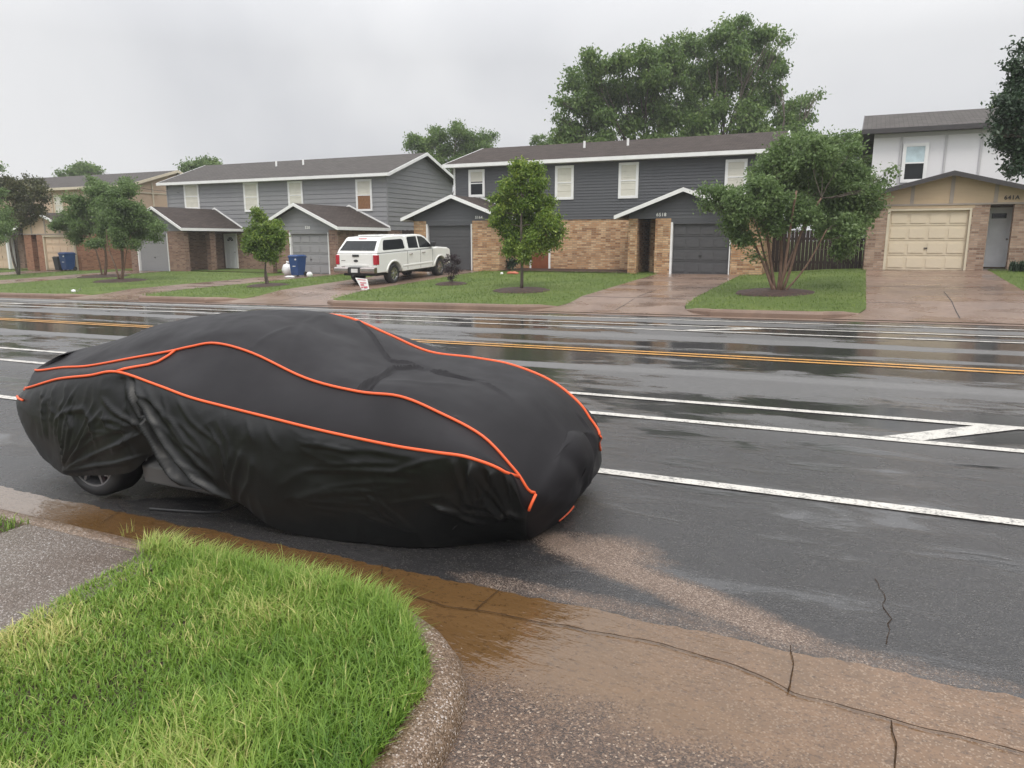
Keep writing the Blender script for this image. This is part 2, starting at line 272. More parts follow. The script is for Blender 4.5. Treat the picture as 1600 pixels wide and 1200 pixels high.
M = dict(
 asphalt=m_asphalt(), gutter=m_gutter(),
 agg=m_aggregate('exposed_aggregate', (.03, .018, .011), (.082, .050, .033), (.17, .110, .075), (.25, .5), 135, hi=.9),
 kerb=m_aggregate('kerb_concrete', (.065, .040, .022), (.135, .088, .052), (.21, .145, .095), (.3, .5), 150, hi=.8),
 slab=m_aggregate('path_concrete', (.075, .058, .044), (.115, .090, .071), (.15, .120, .097), (.25, .42), 150, hi=.8),
 farkerb=m_concrete('rusty_kerb', (.10, .052, .030), (.19, .115, .075), (.45, .75)),
 drive=m_concrete('wet_driveway', (.105, .056, .035), (.195, .120, .080), (.14, .5)),
 white=m_paint('white_road_paint', (.66, .635, .58)), yellow=m_paint('yellow_road_paint', (.70, .34, .06)),
 lawn=m_lawn(), soil=plain('soil', (.05, .035, .02), .9, var=.4, sc=20),
 mulch=m_aggregate('mulch', (.012, .006, .004), (.035, .016, .010), (.07, .035, .022), (.7, .85), 30, hi=0.),
 brick_tan=m_brick('tan_brick', (.50, .27, .13), (.70, .50, .31), (.27, .13, .065), (.36, .29, .21)),
 brick_brown=m_brick('brown_brick', (.26, .15, .105), (.36, .235, .17), (.16, .085, .06), (.30, .25, .21)),
 brick_red=m_brick('red_brick', (.34, .145, .08), (.42, .20, .12), (.22, .09, .05), (.32, .22, .16)),
 brick_pale=m_brick('pale_brick', (.34, .225, .16), (.50, .37, .28), (.20, .12, .085), (.33, .27, .22)),
 sid_dark=m_siding('charcoal_siding', (.086, .089, .096)), sid_grey=m_siding('grey_siding', (.255, .256, .266)),
 stucco=m_siding('beige_panel', (.50, .38, .25), .3), stucco2=m_siding('peach_panel', (.56, .42, .30), .3), wpanel=m_siding('white_panel', (.76, .75, .765), .06),
 batten2=m_siding('batten_shade_grey', (.50, .49, .50), .2), batten=m_siding('batten_grey', (.34, .29, .25), .3),
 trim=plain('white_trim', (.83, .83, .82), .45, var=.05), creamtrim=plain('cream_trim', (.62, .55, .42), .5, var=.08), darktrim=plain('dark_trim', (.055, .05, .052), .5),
 roof=m_shingle('shingles', (.082, .076, .072), (.120, .111, .105)), roof2=m_shingle('brown_shingles', (.050, .040, .036), (.082, .066, .059)),
 gd_dark=m_siding('charcoal_door', (.080, .080, .084), .35), gd_grey=m_siding('grey_door', (.29, .288, .295), .2), gd_cream=m_siding('cream_door', (.66, .57, .43), .12), gd_peach=m_siding('peach_door', (.66, .50, .36), .15),
 door_white=plain('white_door', (.82, .83, .86), .4, var=.05), door_red=plain('rust_door', (.22, .07, .03), .45),
 dark=plain('near_black', (.02, .02, .022), .8), blind=plain('window_blind', (.66, .64, .56), .6, var=.06), glass=m_glass('window_glass', (.05, .06, .07)), skyglass=plain('painted_sky_glass', (.50, .62, .66), .1, var=.25, sc=2),

 crack=plain('joint_dirt', (.040, .024, .014), .95, var=.5, sc=30, spec=.05),
 wood=m_bark('fence_wood', (.022, .014, .012), (.045, .028, .022)), plank=m_bark('window_board', (.20, .10, .05), (.30, .16, .08)),
 bark=m_bark('bark', (.07, .055, .045), (.14, .115, .095)), bark2=m_bark('myrtle_bark', (.11, .065, .045), (.22, .14, .10)),
 leaf_m=m_leaf('myrtle_leaf', (.075, .125, .042), (.14, .215, .075), (.25, .34, .13), tr=.42),
 leaf_p=m_leaf('pear_leaf', (.05, .10, .014), (.13, .215, .03), (.36, .44, .08), tr=.35),
 leaf_b=m_leaf('big_tree_leaf', (.06, .11, .03), (.125, .205, .055), (.25, .33, .10), .5, .42),
 leaf_d=m_leaf('dark_leaf', (.016, .034, .018), (.035, .065, .032), (.07, .11, .055)),
 leaf_o=m_leaf('olive_leaf', (.045, .04, .03), (.08, .095, .035), (.17, .15, .075)),
 leaf_pu=m_leaf('plum_leaf', (.02, .013, .016), (.04, .024, .03), (.07, .045, .05)),
  grass=m_leaf('grass_blade', (.09, .19, .025), (.25, .385, .065), (.70, .62, .27), 1.2, .4), fgrass=m_leaf('lawn_blade', (.08, .135, .025), (.16, .235, .05), (.27, .32, .085), 1.0, .3),
 matte=m_fabric('cover_matte', (.0105, .0092, .0108), .56, 'matte'), sheen=m_fabric('cover_shiny', (.0075, .008, .008), .42, 'shiny'),
 orange=plain('orange_piping', (.80, .115, .03), .5, var=.1), rubber=plain('tyre_rubber', (.018, .018, .019), .6), rim=plain('rim_dark', (.22, .22, .23), .28, .6), chrome=plain('bright_metal', (.6, .6, .62), .22, .9), caliper=plain('red_caliper', (.45, .02, .04), .4), sill=plain('grey_sill', (.10, .10, .10), .3),
 car=plain('white_car_paint', (.80, .80, .775), .22, var=.02, Coat_Weight=.6), carglass=plain('tinted_glass', (.012, .014, .016), .06, var=.2, spec=.3), plastic=plain('black_plastic', (.03, .03, .032), .5), redlamp=plain('red_lamp', (.42, .015, .03), .2), bumper=plain('chrome_bumper', (.42, .38, .36), .22, .9),
 blue=plain('blue_plastic', (.018, .06, .19), .4), plate=plain('plate_white', (.7, .7, .68), .4), bag=plain('white_bag', (.75, .75, .75), .35), pink=plain('pink_plastic', (.75, .25, .25), .4), signred=plain('sign_red', (.5, .1, .13), .5), terra=plain('terracotta', (.45, .14, .08), .7), flower=plain('white_petal', (.75, .75, .72), .6), black=plain('lettering_dark', (.05, .04, .035), .5), wlet=plain('lettering_white', (.8, .8, .78), .5),
)
# ------------------------------------------------------------------ mesh helpers
def tag(o, label=None, cat=None, group=None, kind=None):
    if label: o['label'] = label
    if cat: o['category'] = cat
    if group: o['group'] = group
    if kind: o['kind'] = kind
    return o
def empty(name, loc, label, cat, group=None, rz=0.):
    o = bpy.data.objects.new(name, None); COL.objects.link(o); o.location = loc; o.rotation_euler = (0, 0, rz); o.empty_display_size = .2
    return tag(o, label, cat, group)
def wloc(p):
    v = Vector((0, 0, 0))
    while p is not None: v += Vector(p.location); p = p.parent
    return v
class MB:
    def __init__(s): s.v = []; s.f = []; s.mi = []
    def quad(s, *p, m=0):
        n = len(s.v); s.v += [tuple(q) for q in p]; s.f.append(tuple(range(n, n+len(p)))); s.mi.append(m); return s
    def box(s, x0, x1, y0, y1, z0, z1, m=0):
        if x0 > x1: x0, x1 = x1, x0
        n = len(s.v); s.v += [(x0, y0, z0), (x1, y0, z0), (x1, y1, z0), (x0, y1, z0), (x0, y0, z1), (x1, y0, z1), (x1, y1, z1), (x0, y1, z1)]
        for f in ((0, 3, 2, 1), (4, 5, 6, 7), (0, 1, 5, 4), (1, 2, 6, 5), (2, 3, 7, 6), (3, 0, 4, 7)): s.f.append(tuple(n+i for i in f)); s.mi.append(m)
        return s
    def loft(s, rings, closed=True, cap=True, m=0):
        n = len(s.v); k = len(rings[0])
        for r in rings: s.v += [tuple(q) for q in r]
        for i in range(len(rings)-1):
            for j in range(k if closed else k-1):
                a = n+i*k+j; b2 = n+i*k+(j+1) % k; s.f.append((a, b2, b2+k, a+k)); s.mi.append(m)
        if cap: s.f.append(tuple(n+j for j in range(k))[::-1]); s.f.append(tuple(n+(len(rings)-1)*k+j for j in range(k))); s.mi += [m, m]
        return s
    def prism(s, poly, d, m=0):       # poly: 3D points, extruded along vector d
        d = np.array(d); return s.loft([[np.array(p) for p in poly], [np.array(p)+d for p in poly]], m=m)
    def tube(s, pts, r, k=6, cap=True, m=0):
        pts = [Vector(p) for p in pts]; R = r if isinstance(r, (list, tuple)) else [r]*len(pts); rings = []; prev = None
        for i, p in enumerate(pts):
            t = (pts[min(i+1, len(pts)-1)]-pts[max(i-1, 0)]).normalized()
            a = Vector((0, 0, 1)) if abs(t.z) < .9 else Vector((1, 0, 0))
            if prev is not None: a = prev
            u = (a-t*a.dot(t)).normalized(); v = t.cross(u); prev = u
            rings.append([p+(u*cos(2*pi*j/k)+v*sin(2*pi*j/k))*R[i] for j in range(k)])
        return s.loft(rings, cap=cap, m=m)
    def build(s, name, mat, parent=None, smooth=False, bevel=0.):
        me = bpy.data.meshes.new(name); o0 = wloc(parent) if parent else Vector((0, 0, 0))
        me.from_pydata([(v[0]-o0.x, v[1]-o0.y, v[2]-o0.z) for v in s.v], [], s.f)
        mats = mat if isinstance(mat, (list, tuple)) else [mat]
        for q in mats: me.materials.append(M[q] if isinstance(q, str) else q)
        if len(mats) > 1: me.polygons.foreach_set('material_index', s.mi)
        if smooth: me.polygons.foreach_set('use_smooth', [True]*len(me.polygons))
        me.update(); o = bpy.data.objects.new(name, me); COL.objects.link(o)
        if parent: o.parent = parent
        if bevel: md = o.modifiers.new('bevel', 'BEVEL'); md.width = bevel; md.segments = 2; md.limit_method = 'ANGLE'
        return o
def npmesh(name, V, Q, mat, parent=None, rnd=None, smooth=False):
    V = np.asarray(V, dtype=np.float32)
    if parent is not None: V = V-np.array(wloc(parent), dtype=np.float32)
    me = bpy.data.meshes.new(name); me.vertices.add(len(V)); me.vertices.foreach_set('co', V.ravel())
    k = Q.shape[1]; me.loops.add(Q.size); me.loops.foreach_set('vertex_index', Q.ravel().astype(np.int32))
    me.polygons.add(len(Q)); me.polygons.foreach_set('loop_start', np.arange(0, Q.size, k, dtype=np.int32)); me.polygons.foreach_set('loop_total', np.full(len(Q), k, dtype=np.int32))
    me.materials.append(M[mat]); me.update(calc_edges=True)
    if smooth: me.polygons.foreach_set('use_smooth', np.ones(len(Q), dtype=bool))
    if rnd is not None:
        a = me.attributes.new('rnd', 'FLOAT', 'POINT'); a.data.foreach_set('value', np.asarray(rnd, dtype=np.float32))
    o = bpy.data.objects.new(name, me); COL.objects.link(o)
    if parent is not None: o.parent = parent
    return o
def grid(fx, xs, ys): # fx(x,y)->(x,y,z)
    mb = MB(); nx = len(xs)
    mb.v = [fx(x, y) for y in ys for x in xs]
    mb.f = [(j*nx+i, j*nx+i+1, (j+1)*nx+i+1, (j+1)*nx+i) for j in range(len(ys)-1) for i in range(nx-1)]; mb.mi = [0]*len(mb.f)
    return mb
def st(o): o['kind'] = 'structure'; return o
#PART2
# ================================================================== GROUND
DRIVES = [(-48.7, -45.5), (-39.9, -36.7), (-26.9, -24.3), (-19.3, -15.9), (-7.65, -4.3), (.25, 4.15)]
YK = lambda x: CURB+skew(x, 19)                     # far kerb face
def rng(a, b, n): return [a+(b-a)*i/n for i in range(n+1)]
xs = [-900, -400, -200, -120]+rng(-100, 60, 40)+[90, 160, 400, 900]; ys = [-300, -80, -20, 0, 10, 19.3]+rng(20, 40, 8)+[60, 100, 200, 500, 1500]
st(grid(lambda x, y: (x, y, gz(x, y)-.35), xs, ys).build('ground', 'lawn'))
xs = [-180, -140]+rng(-110, -20, 36)+rng(-18, 12, 30)+rng(14, 70, 20)+[110]
st(grid(lambda x, y: (x, y+skew(x, y), RX(x)), xs, [3.1, 4, 6, 8, 10, 12, 13, 14, 15, 16, 17, 18.4]).build('road', 'asphalt'))
st(grid(lambda x, y: (x, y+skew(x, y), RX(x)-(.012 if y > 18.4 else -.004)), xs, [18.37, 18.6, CURB+.06]).build('far_gutter', 'farkerb'))
jr = random.Random(3)
xg = [-180, -100, -60]+rng(-40, -8, 60)+rng(-7.9, 3, 330)+rng(3.1, 30, 60)+[110]
edge = {x: 3.33+noise.noise((x*3.1, 0, 0))*.03+noise.noise((x*14, 5, 0))*.018+jr.uniform(-.006, .006) for x in xg}
st(grid(lambda x, y: (x, edge[x] if y > 3.2 else y, RX(x)+.004), xg, [2.3, 2.6, 2.9, 3.1, 3.3]).build('near_gutter', 'gutter'))
st(grid(lambda x, y: (x, y, RX(x)+.004+max(0, 2.2-y)*.02), rng(-1.5, 12, 60), [-12, -4, 0, 1.5, 2.2, 2.3]).build('near_driveway', 'gutter'))
def ribbon(name, pts, wd, mat, dz=.008, jit=0.):
    mb = MB(); P = [Vector((p[0], p[1], 0)) for p in pts]; Q = []
    for a, b in zip(P[:-1], P[1:]):
        n = max(1, int((b-a).length/(.05 if jit else .8)))
        Q += [a.lerp(b, i/n) for i in range(n)]
    Q.append(P[-1]); L2 = []; R2 = []
    for i, p in enumerate(Q):
        t = (Q[min(i+1, len(Q)-1)]-Q[max(0, i-1)]).normalized(); n = Vector((-t.y, t.x, 0)); j = noise.noise((p.x*7, p.y*7, 1))*jit
        ww = wd*.5*(1+(noise.noise((p.x*16, p.y*16, 4)) if jit else 0)); a = p+n*(ww+j); b = p-n*(ww-j)
        L2.append((a.x, a.y, RX(a.x)+dz)); R2.append((b.x, b.y, RX(b.x)+dz))
    for i in range(len(Q)-1): mb.quad(R2[i], R2[i+1], L2[i+1], L2[i])
    return st(mb.build(name, mat))
def line(name, y, wd, mat, x0=-170, x1=100):
    X = [x0, -120, -90, -70, -50]+rng(-40, 20, 30)+[40, 60, x1]
    return ribbon(name, [(x, y+skew(x, y)) for x in X], wd, mat)
for y in (5.58, 7.57, 8.52): line('lane_line', y, .125, 'white')
for y in (15.5, 16.4, 17.6): line('lane_line', y, .12, 'white')
for y in (12.08, 12.32): line('centre_line', y, .11, 'yellow')
for k in range(-6, 4):
    x = .33+k*12.1
    mb = MB(); mb.quad((x, 7.64, RX(x)+.012), (x+.34, 7.64, RX(x)+.012), (x+1.22, 8.46, RX(x)+.022), (x+.86, 8.46, RX(x)+.022)); st(mb.build('buffer_stripe', 'white'))
    x = -3.3+k*12.1; a, b = 15.57+skew(x, 15.5), 16.33+skew(x, 16.4)
    mb = MB(); mb.quad((x, a, RX(x)+.012), (x+.3, a, RX(x)+.012), (x+1.6, b, RX(x)+.028), (x+1.25, b, RX(x)+.028)); st(mb.build('buffer_stripe', 'white'))
W2 = lambda *pp: [tuple(gnd(*p)[:2]) for p in pp]
ribbon('gutter_joint', W2((640, 930), (690, 950), (740, 957), (900, 985), (1040, 1010), (1150, 1045), (1240, 1085), (1330, 1110), (1400, 1130), (1500, 1155), (1600, 1180), (1800, 1240)), .0065, 'crack', .013, .022)
for q in (((1235, 1012), (1238, 1050), (1232, 1085)), ((745, 957), (762, 940), (780, 925)), ((1392, 1130), (1398, 1165), (1402, 1240)), ((188, 800), (155, 822)), ((596, 885), (594, 905))): ribbon('gutter_joint', W2(*q), .005, 'crack', .013, .014)
for q in (((1366, 905), (1380, 928), (1378, 945), (1394, 968), (1388, 985), (1386, 1008)),): ribbon('road_crack', W2(*q), .0032, 'crack', .004, .04)
# far kerbs, lawns and driveways
segs = []
ex = [-60]+[e for d in DRIVES for e in d]+[16]
for i in range(0, len(ex), 2): segs.append((ex[i], ex[i+1]))
FL = [(0., .95), (.12, .8), (.4, .42), (.8, .15), (1.4, 0.)]        # flare: distance behind the kerb -> how far the lawn corner is cut back
def cut(d): return interp(d, FL)
def kz(x, y): return gz(x, y)
for a, b in segs:
    P = []
    for d, c in reversed(FL): P.append((a+c, d, min(1, max(.15, 1.25-d))))
    for x in rng(a+1.2, b-1.2, max(3, int((b-a)/1.5))): P.append((x, 0, 1))
    for d, c in FL: P.append((b-c, d, min(1, max(.15, 1.25-d))))
    rings = []
    for i, (x, d, h) in enumerate(P):
        x1, d1, _ = P[min(i+1, len(P)-1)]; x0, d0, _ = P[max(i-1, 0)]
        t = Vector((x1-x0, d1-d0, 0)).normalized(); n = Vector((-t.y, t.x, 0)); y = YK(x)+d; base = Vector((x, y, RX(x)+max(0, d)*.02))
        rings.append([base+n*q+Vector((0, 0, e)) for q, e in ((0, -.05), (.015, .09*h), (.05, .145*h), (.15, .16*h), (.19, .14*h), (.19, -.1))])
    tag(MB().loft(rings).build('kerb', 'farkerb', smooth=False), kind='structure')
    ny = [0, .12, .4, .8, 1.4, 2.5, 4, 6, 8, 10, 12.9]; mb = MB(); nx = max(6, int((b-a)/.6))
    mb.v = []
    for d in ny:
        l, r = a+cut(d)+.0, b-cut(d)
        for i in range(nx+1):
            x = l if i == 0 else (r if i == nx else lerp(l+.3, r-.3, (i-1)/(nx-2))); y = min(YK(x)+.16+d, 31.9); z = gz(x, y)+.012+.02*noise.noise((x, y, 0))
            if i in (0, nx): z = lerp(min(z, lerp(RX(x), gz(x, y), min(1, (d+.16)/2.6))+.012), z, max(0, min(1, (d-6)/4)))
            mb.v.append((x, y, z))
    mb.f = [(j*(nx+1)+i, j*(nx+1)+i+1, (j+1)*(nx+1)+i+1, (j+1)*(nx+1)+i) for j in range(len(ny)-1) for i in range(nx)]; mb.mi = [0]*len(mb.f)
    st(mb.build('lawn', 'lawn', smooth=True))
st(grid(lambda x, y: (x, y, pad(x)+.01), rng(-80, 30, 60), [31.85, 36, 42, 50, 62]).build('back_lawn', 'lawn'))
def dz(x, y):
    d = y-YK(x)
    return lerp(RX(x)-.0, gz(x, y)+.01, min(1, max(0, d/2.6)))+.004
for a, b in DRIVES:
    ny = [-.02, .12, .4, .8, 1.4, 2.5, 2.62, 4, 6, 8, 9, 10, 12.75]; mb = MB(); nx = 8
    for d in ny:
        c = cut(max(0, d))
        for i in range(nx+1):
            x = lerp(a-c-.02, b+c+.02, i/nx); y = min(YK(x)+d, 31.6); mb.v.append((x, y, dz(x, y)))
    mb.f = [(j*(nx+1)+i, j*(nx+1)+i+1, (j+1)*(nx+1)+i+1, (j+1)*(nx+1)+i) for j in range(len(ny)-1) for i in range(nx)]; mb.mi = [0]*len(mb.f)
    st(mb.build('driveway', 'drive', smooth=True))
    for yy in (21.5, 25.2, 28.6):
        mb = MB(); X = rng(a+.02, b-.02, 6)
        for x0, x1 in zip(X[:-1], X[1:]): mb.quad((x0, yy, dz(x0, yy)+.004), (x1, yy, dz(x1, yy)+.004), (x1, yy+.03, dz(x1, yy+.03)+.004), (x0, yy+.03, dz(x0, yy+.03)+.004))
        st(mb.build('slab_joint', 'dark'))  # plain near-black for the joints between slabs
    xm = (a+b)/2; mb = MB(); Y = rng(19.4+skew(xm, 19), 24, 8)
    for y0, y1 in zip(Y[:-1], Y[1:]): mb.quad((xm, y0, dz(xm, y0)+.006), (xm+.02, y0, dz(xm, y0)+.006), (xm+.02, y1, dz(xm, y1)+.006), (xm, y1, dz(xm, y1)+.006))
    st(mb.build('slab_joint', 'dark'))
# mulch rings round the trees
TP = dict(myrtle=(-2.16, 23.49), pear=(-10.3, 22.85), small=(-21.65, 23.08), left=(-32.07, 24.32), left2=(-36.2, 26.5), plum=(-13.96, 24.49))
MULCHES = [(TP['myrtle'], 1.15), (TP['pear'], .95), (TP['small'], .85), (TP['left'], 1.15), (TP['left2'], 1.2), (TP['plum'], .6)]
for (x, y), rr in MULCHES:
    mb = MB(); rings = []
    for q, e in ((rr*1.05, -.02), (rr, .03), (rr*.8, .07), (rr*.4, .10), (.02, .10)):
        rings.append([(x+cos(t*pi/16)*q*(1+.06*noise.noise((t*.7, rr, q))), y+sin(t*pi/16)*q*(1+.06*noise.noise((t*.7, rr, q))), gz(x, y)+(sin(t*pi/16)*q)*.03+e) for t in range(32)])
    st(mb.loft(rings, cap=False).build('mulch_ring', 'mulch'))
# near kerb return, path and lawn
KP = [(-180, 2.93), (-60, 2.93), (-20, 2.93)]+[(x, 2.93) for x in rng(-10, -2.4, 24)]+[(-2.1, 2.91), (-1.85, 2.85), (-1.63, 2.74), (-1.46, 2.6), (-1.34, 2.44), (-1.26, 2.24), (-1.21, 2.0), (-1.18, 1.7), (-1.16, 1.3), (-1.14, .6), (-1.12, -3), (-1.12, -12)]
rings = []; KI = []
for i, (x, y) in enumerate(KP):
    a = KP[max(0, i-1)]; b = KP[min(len(KP)-1, i+1)]; t = Vector((b[0]-a[0], b[1]-a[1], 0)).normalized(); n = Vector((t.y, -t.x, 0)); o = Vector((x, y, RX(x)))
    rings.append([o+n*q+Vector((0, 0, e)) for q, e in ((-.015, -.05), (0, .012), (.012, .05), (.035, .082), (.07, .10), (.12, .108), (.185, .108), (.19, -.1))]); KI.append((o.x+n.x*.18, o.y+n.y*.18))
st(MB().loft(rings).build('near_kerb', 'kerb', smooth=True))
def ytop(x):
    q = [(p[0], p[1]) for p in KI if p[1] > 1.2 and p[0] < -1.2]; q.sort()
    if x > q[-1][0]: return -99
    return interp(x, q)
def xmax(y):
    q = sorted([(p[1], p[0]) for p in KI if p[0] > -2.2]); return interp(y, q)
mb = MB(); yy = [-12, -4, -1]+rng(-.5, 2.2, 18)+[2.3, 2.4, 2.5, 2.6, 2.68, 2.74]
for y in yy:
    xr = xmax(y) if y < 2.735 else -2.15
    for i in range(17): x = lerp(-3.6, xr, i/16); mb.v.append((x, y, RX(x)+.10+.02*noise.noise((x*1.5, y*1.5, 2))))
mb.f = [(j*17+i, j*17+i+1, (j+1)*17+i+1, (j+1)*17+i) for j in range(len(yy)-1) for i in range(16)]; mb.mi = [0]*len(mb.f)
st(mb.build('near_lawn', 'soil', smooth=True))
st(grid(lambda x, y: (x, y, RX(x)+.10), rng(-60, -4.72, 40), [-12, 0, 1.5, 2.5, 2.75]).build('near_lawn', 'soil'))
mb = MB(); mb.loft([[(x, -12, RX(x)+.10), (x, 2.74, RX(x)+.112), (x, 2.74, RX(x)-.1), (x, -12, RX(x)-.1)] for x in rng(-4.72, -3.40, 6)]); st(mb.build('path', 'slab'))
# ------------------------------------------------------------------ grass
def blades(name, pts, h, wd, rnd, label, seg=2, lean=.5, mat='grass', seed=1, bias=None):
    r = np.random.default_rng(seed); n = len(pts); P = np.asarray(pts, dtype=float)
    az = r.uniform(0, 2*pi, n)
    if bias is not None: az = np.where(r.random(n) < bias[1], bias[0]+r.normal(size=n)*.6, az)
    d = np.stack([np.cos(az), np.sin(az), np.zeros(n)], 1); s = np.stack([-np.sin(az), np.cos(az), np.zeros(n)], 1)
    ln = r.uniform(.15, 1.0, n)*lean; H = np.asarray(h); W = np.asarray(wd)
    V = []; ts = np.linspace(0, 1, seg+1)
    for k, t in enumerate(ts):
        c = P+np.array([0, 0, 1.])*(H*(t-.28*ln*t*t))[:, None]+d*(H*ln*t*t)[:, None]
        ww = W*(1-t**1.6)*.5
        if k < seg: V += [c-s*ww[:, None], c+s*ww[:, None]]
        else: V.append(c)
    k = 2*seg+1; V = np.stack(V, 1).reshape(-1, 3); base = np.arange(n)[:, None]*k
    F = []
    for q in range(seg-1): F += [[2*q, 2*q+1, 2*q+3], [2*q, 2*q+3, 2*q+2]]
    F.append([2*seg-2, 2*seg-1, 2*seg])
    Q = np.concatenate([base+np.array(f) for f in F]); 
    o = npmesh(name, V, Q, mat, None, np.repeat(rnd, k)); return tag(o, label, 'grass', kind='stuff')
r = np.random.default_rng(11)
def near_pts(n, x0, x1, y0, y1):
    X = r.uniform(x0, x1, n); Y = r.uniform(y0, y1, n); ok = []
    qt = sorted([(p[0], p[1]) for p in KI if p[1] > 1.2 and p[0] < -1.2]); qx = sorted([(p[1], p[0]) for p in KI if p[0] > -2.2])
    yt = np.interp(X, [a for a, b in qt], [b for a, b in qt]); xm = np.interp(Y, [a for a, b in qx], [b for a, b in qx])
    k = (Y < yt+.03) & (X < xm+.02) & (X > -3.66-.05*np.sin(Y*9)) & ((X < -2.2) | (X < xm+.02))
    return X[k], Y[k]
X, Y = near_pts(115000, -4.2, -1.1, -.4, 2.85)
pb = -3.62+np.clip((2.6-Y)/1.0, 0, 1)*.22; kk_ = X > pb; X = X[kk_]; Y = Y[kk_]
nn = np.array([noise.noise((x*1.8, y*1.8, 0))+.5*noise.noise((x*6, y*6, 3)) for x, y in zip(X, Y)])
yel = np.clip((-X-2.05)/1.2, 0, 1)*np.clip((2.7-Y)/.8, 0, 1)
Z = G*X+.10
lush = np.clip((X+2.7)/1.0, 0, 1)
hh = (.040+.042*lush+.025*nn)*r.uniform(.55, 1.5, len(X)); hh = np.maximum(hh, .018)
edge_t = np.exp(-((X+3.05)**2+(Y-2.72)**2)/.09)+.6*np.exp(-((X+2.55)**2+(Y-2.75)**2)/.12); hh *= 1+.75*edge_t
hh *= 1+.35*np.exp(-((Y-2.75)/.1)**2)
dry = (r.random(len(X)) < .03+.26*yel*np.clip(.4+nn*2.2, 0, 1.6)+.16*np.clip(nn, 0, 1)*(1-lush*.7)); rd = np.clip(.45*r.random(len(X))+.22*nn+yel*.12+.02, 0, .8); rd = np.where(dry, r.uniform(.75, 1., len(X)), rd)
blades('grass', np.stack([X, Y, Z], 1), hh, r.uniform(.0042, .0098, len(X))*(1+.1*lush), rd, 'long bright green grass filling the kerbed corner in the foreground', 3, 1.15)
ex_ = [i for i in range(len(KI)) if -3.7 < KI[i][0] < -1.3 and KI[i][1] > 2.2]; EP = []; 
for i in ex_:
    a, b_ = KI[i], KI[min(i+1, len(KI)-1)]; nrep = int(1700*(sqrt((a[0]-b_[0])**2+(a[1]-b_[1])**2))+1)
    for q in range(nrep):
        t = r.random(); x = lerp(a[0], b_[0], t)+r.normal()*.02; y = lerp(a[1], b_[1], t)-abs(r.normal())*.045+(.05 if x < -1.75 else 0); EP.append((x, y, RX(x)+.10))
EP = np.array(EP); ek = np.clip((-EP[:, 0]-1.45)/.4, .3, 1)
blades('grass', EP, r.uniform(.06, .16, len(EP))*ek, r.uniform(.004, .0085, len(EP)), np.clip(.15+.5*r.random(len(EP)), 0, 1), 'longer grass blades flopping over the kerb of the foreground corner', 3, 1.3, seed=8, bias=(pi*.45, .65))
n_ = 60000; X = r.uniform(-11, -4.72, n_); Y = r.uniform(-.5, 2.76, n_)
blades('grass', np.stack([X, Y, G*X+.10], 1), r.uniform(.025, .075, n_), r.uniform(.004, .008, n_), np.clip(r.random(n_)*.75, 0, 1), 'small patch of short grass beyond the concrete path at the left edge', 2, .9, seed=2)
# weeds in the gutter and at the path edge
pw = []
for px, py in ((195, 838), (205, 832), (258, 850), (445, 872), (20, 970), (45, 955), (62, 975), (240, 858)):
    p = gnd(px, py, .02)
    for i in range(5): pw.append((p[0]+random.uniform(-.02, .02), p[1]+random.uniform(-.02, .02), p[2]))
blades('weeds', pw, np.random.default_rng(4).uniform(.05, .11, len(pw)), np.full(len(pw), .004), np.full(len(pw), .7), 'thin straw coloured weeds standing in the gutter water', 3, .8, seed=5)
# far lawns
PX = []; 
for a, b in segs:
    n = int((min(b, 9)-max(a, -56))*12.6*(150 if a > -28 else 60)); x = r.uniform(max(a, -56), min(b, 9), n); d = r.uniform(0, 12.5, n)
    c = np.interp(d, [q[0] for q in FL], [q[1] for q in FL]); k = (x > a+c) & (x < b-c); x = x[k]; d = d[k]
    y = np.minimum(np.array([YK(q) for q in x])+.17+d, 31.2); z = np.array([gz(p, q) for p, q in zip(x, y)]); PX.append(np.stack([x, y, z+.01], 1))
PX = np.concatenate(PX); n = len(PX)
MUL = []   # mulch rings are kept clear
for p, rr in MULCHES:
    k = ((PX[:, 0]-p[0])**2+(PX[:, 1]-p[1])**2) > (rr*.93)**2; PX = PX[k]
n = len(PX)
nn = np.array([noise.noise((x*.6, y*.6, 0))+.5*noise.noise((x*2.2, y*2.2, 3)) for x, y in PX[:, :2]])
blades('grass', PX, r.uniform(.03, .075, n), r.uniform(.012, .024, n), np.clip(.1+.6*r.random(n)+.5*nn, 0, 1), 'mown green lawn grass in front of the houses across the road', 1, .8, seed=3, mat='fgrass')
#PART3
# ================================================================== HOUSES
def siding(mb, x0, x1, z0, z1, Y, row, top=None, axis='y', m=0, lap=.028):
    """lapped boards on the plane Y (facing -Y) or, axis='x', on the plane X=Y (facing +X; x0,x1 are then Y values).
    top(z) -> (x0,x1) limits for gables."""
    n = max(1, int(round((z1-z0)/row))); dzr = (z1-z0)/n
    for i in range(n):
        a, b = z0+i*dzr, z0+(i+1)*dzr
        la, lb = (top(a), top(b)) if top else ((x0, x1), (x0, x1))
        if la[1]-la[0] < .01: continue
        if lb[1] < lb[0]: lb = ((la[0]+la[1])/2,)*2
        def P(u, z, o): return (u, Y-o, z) if axis == 'y' else (Y+o, u, z)
        mb.quad(P(la[0], a, lap), P(la[1], a, lap), P(lb[1], b, .002), P(lb[0], b, .002), m=m)
        mb.quad(P(la[0], a, .0), P(la[1], a, .0), P(la[1], a, lap), P(la[0], a, lap), m=m)
    return mb
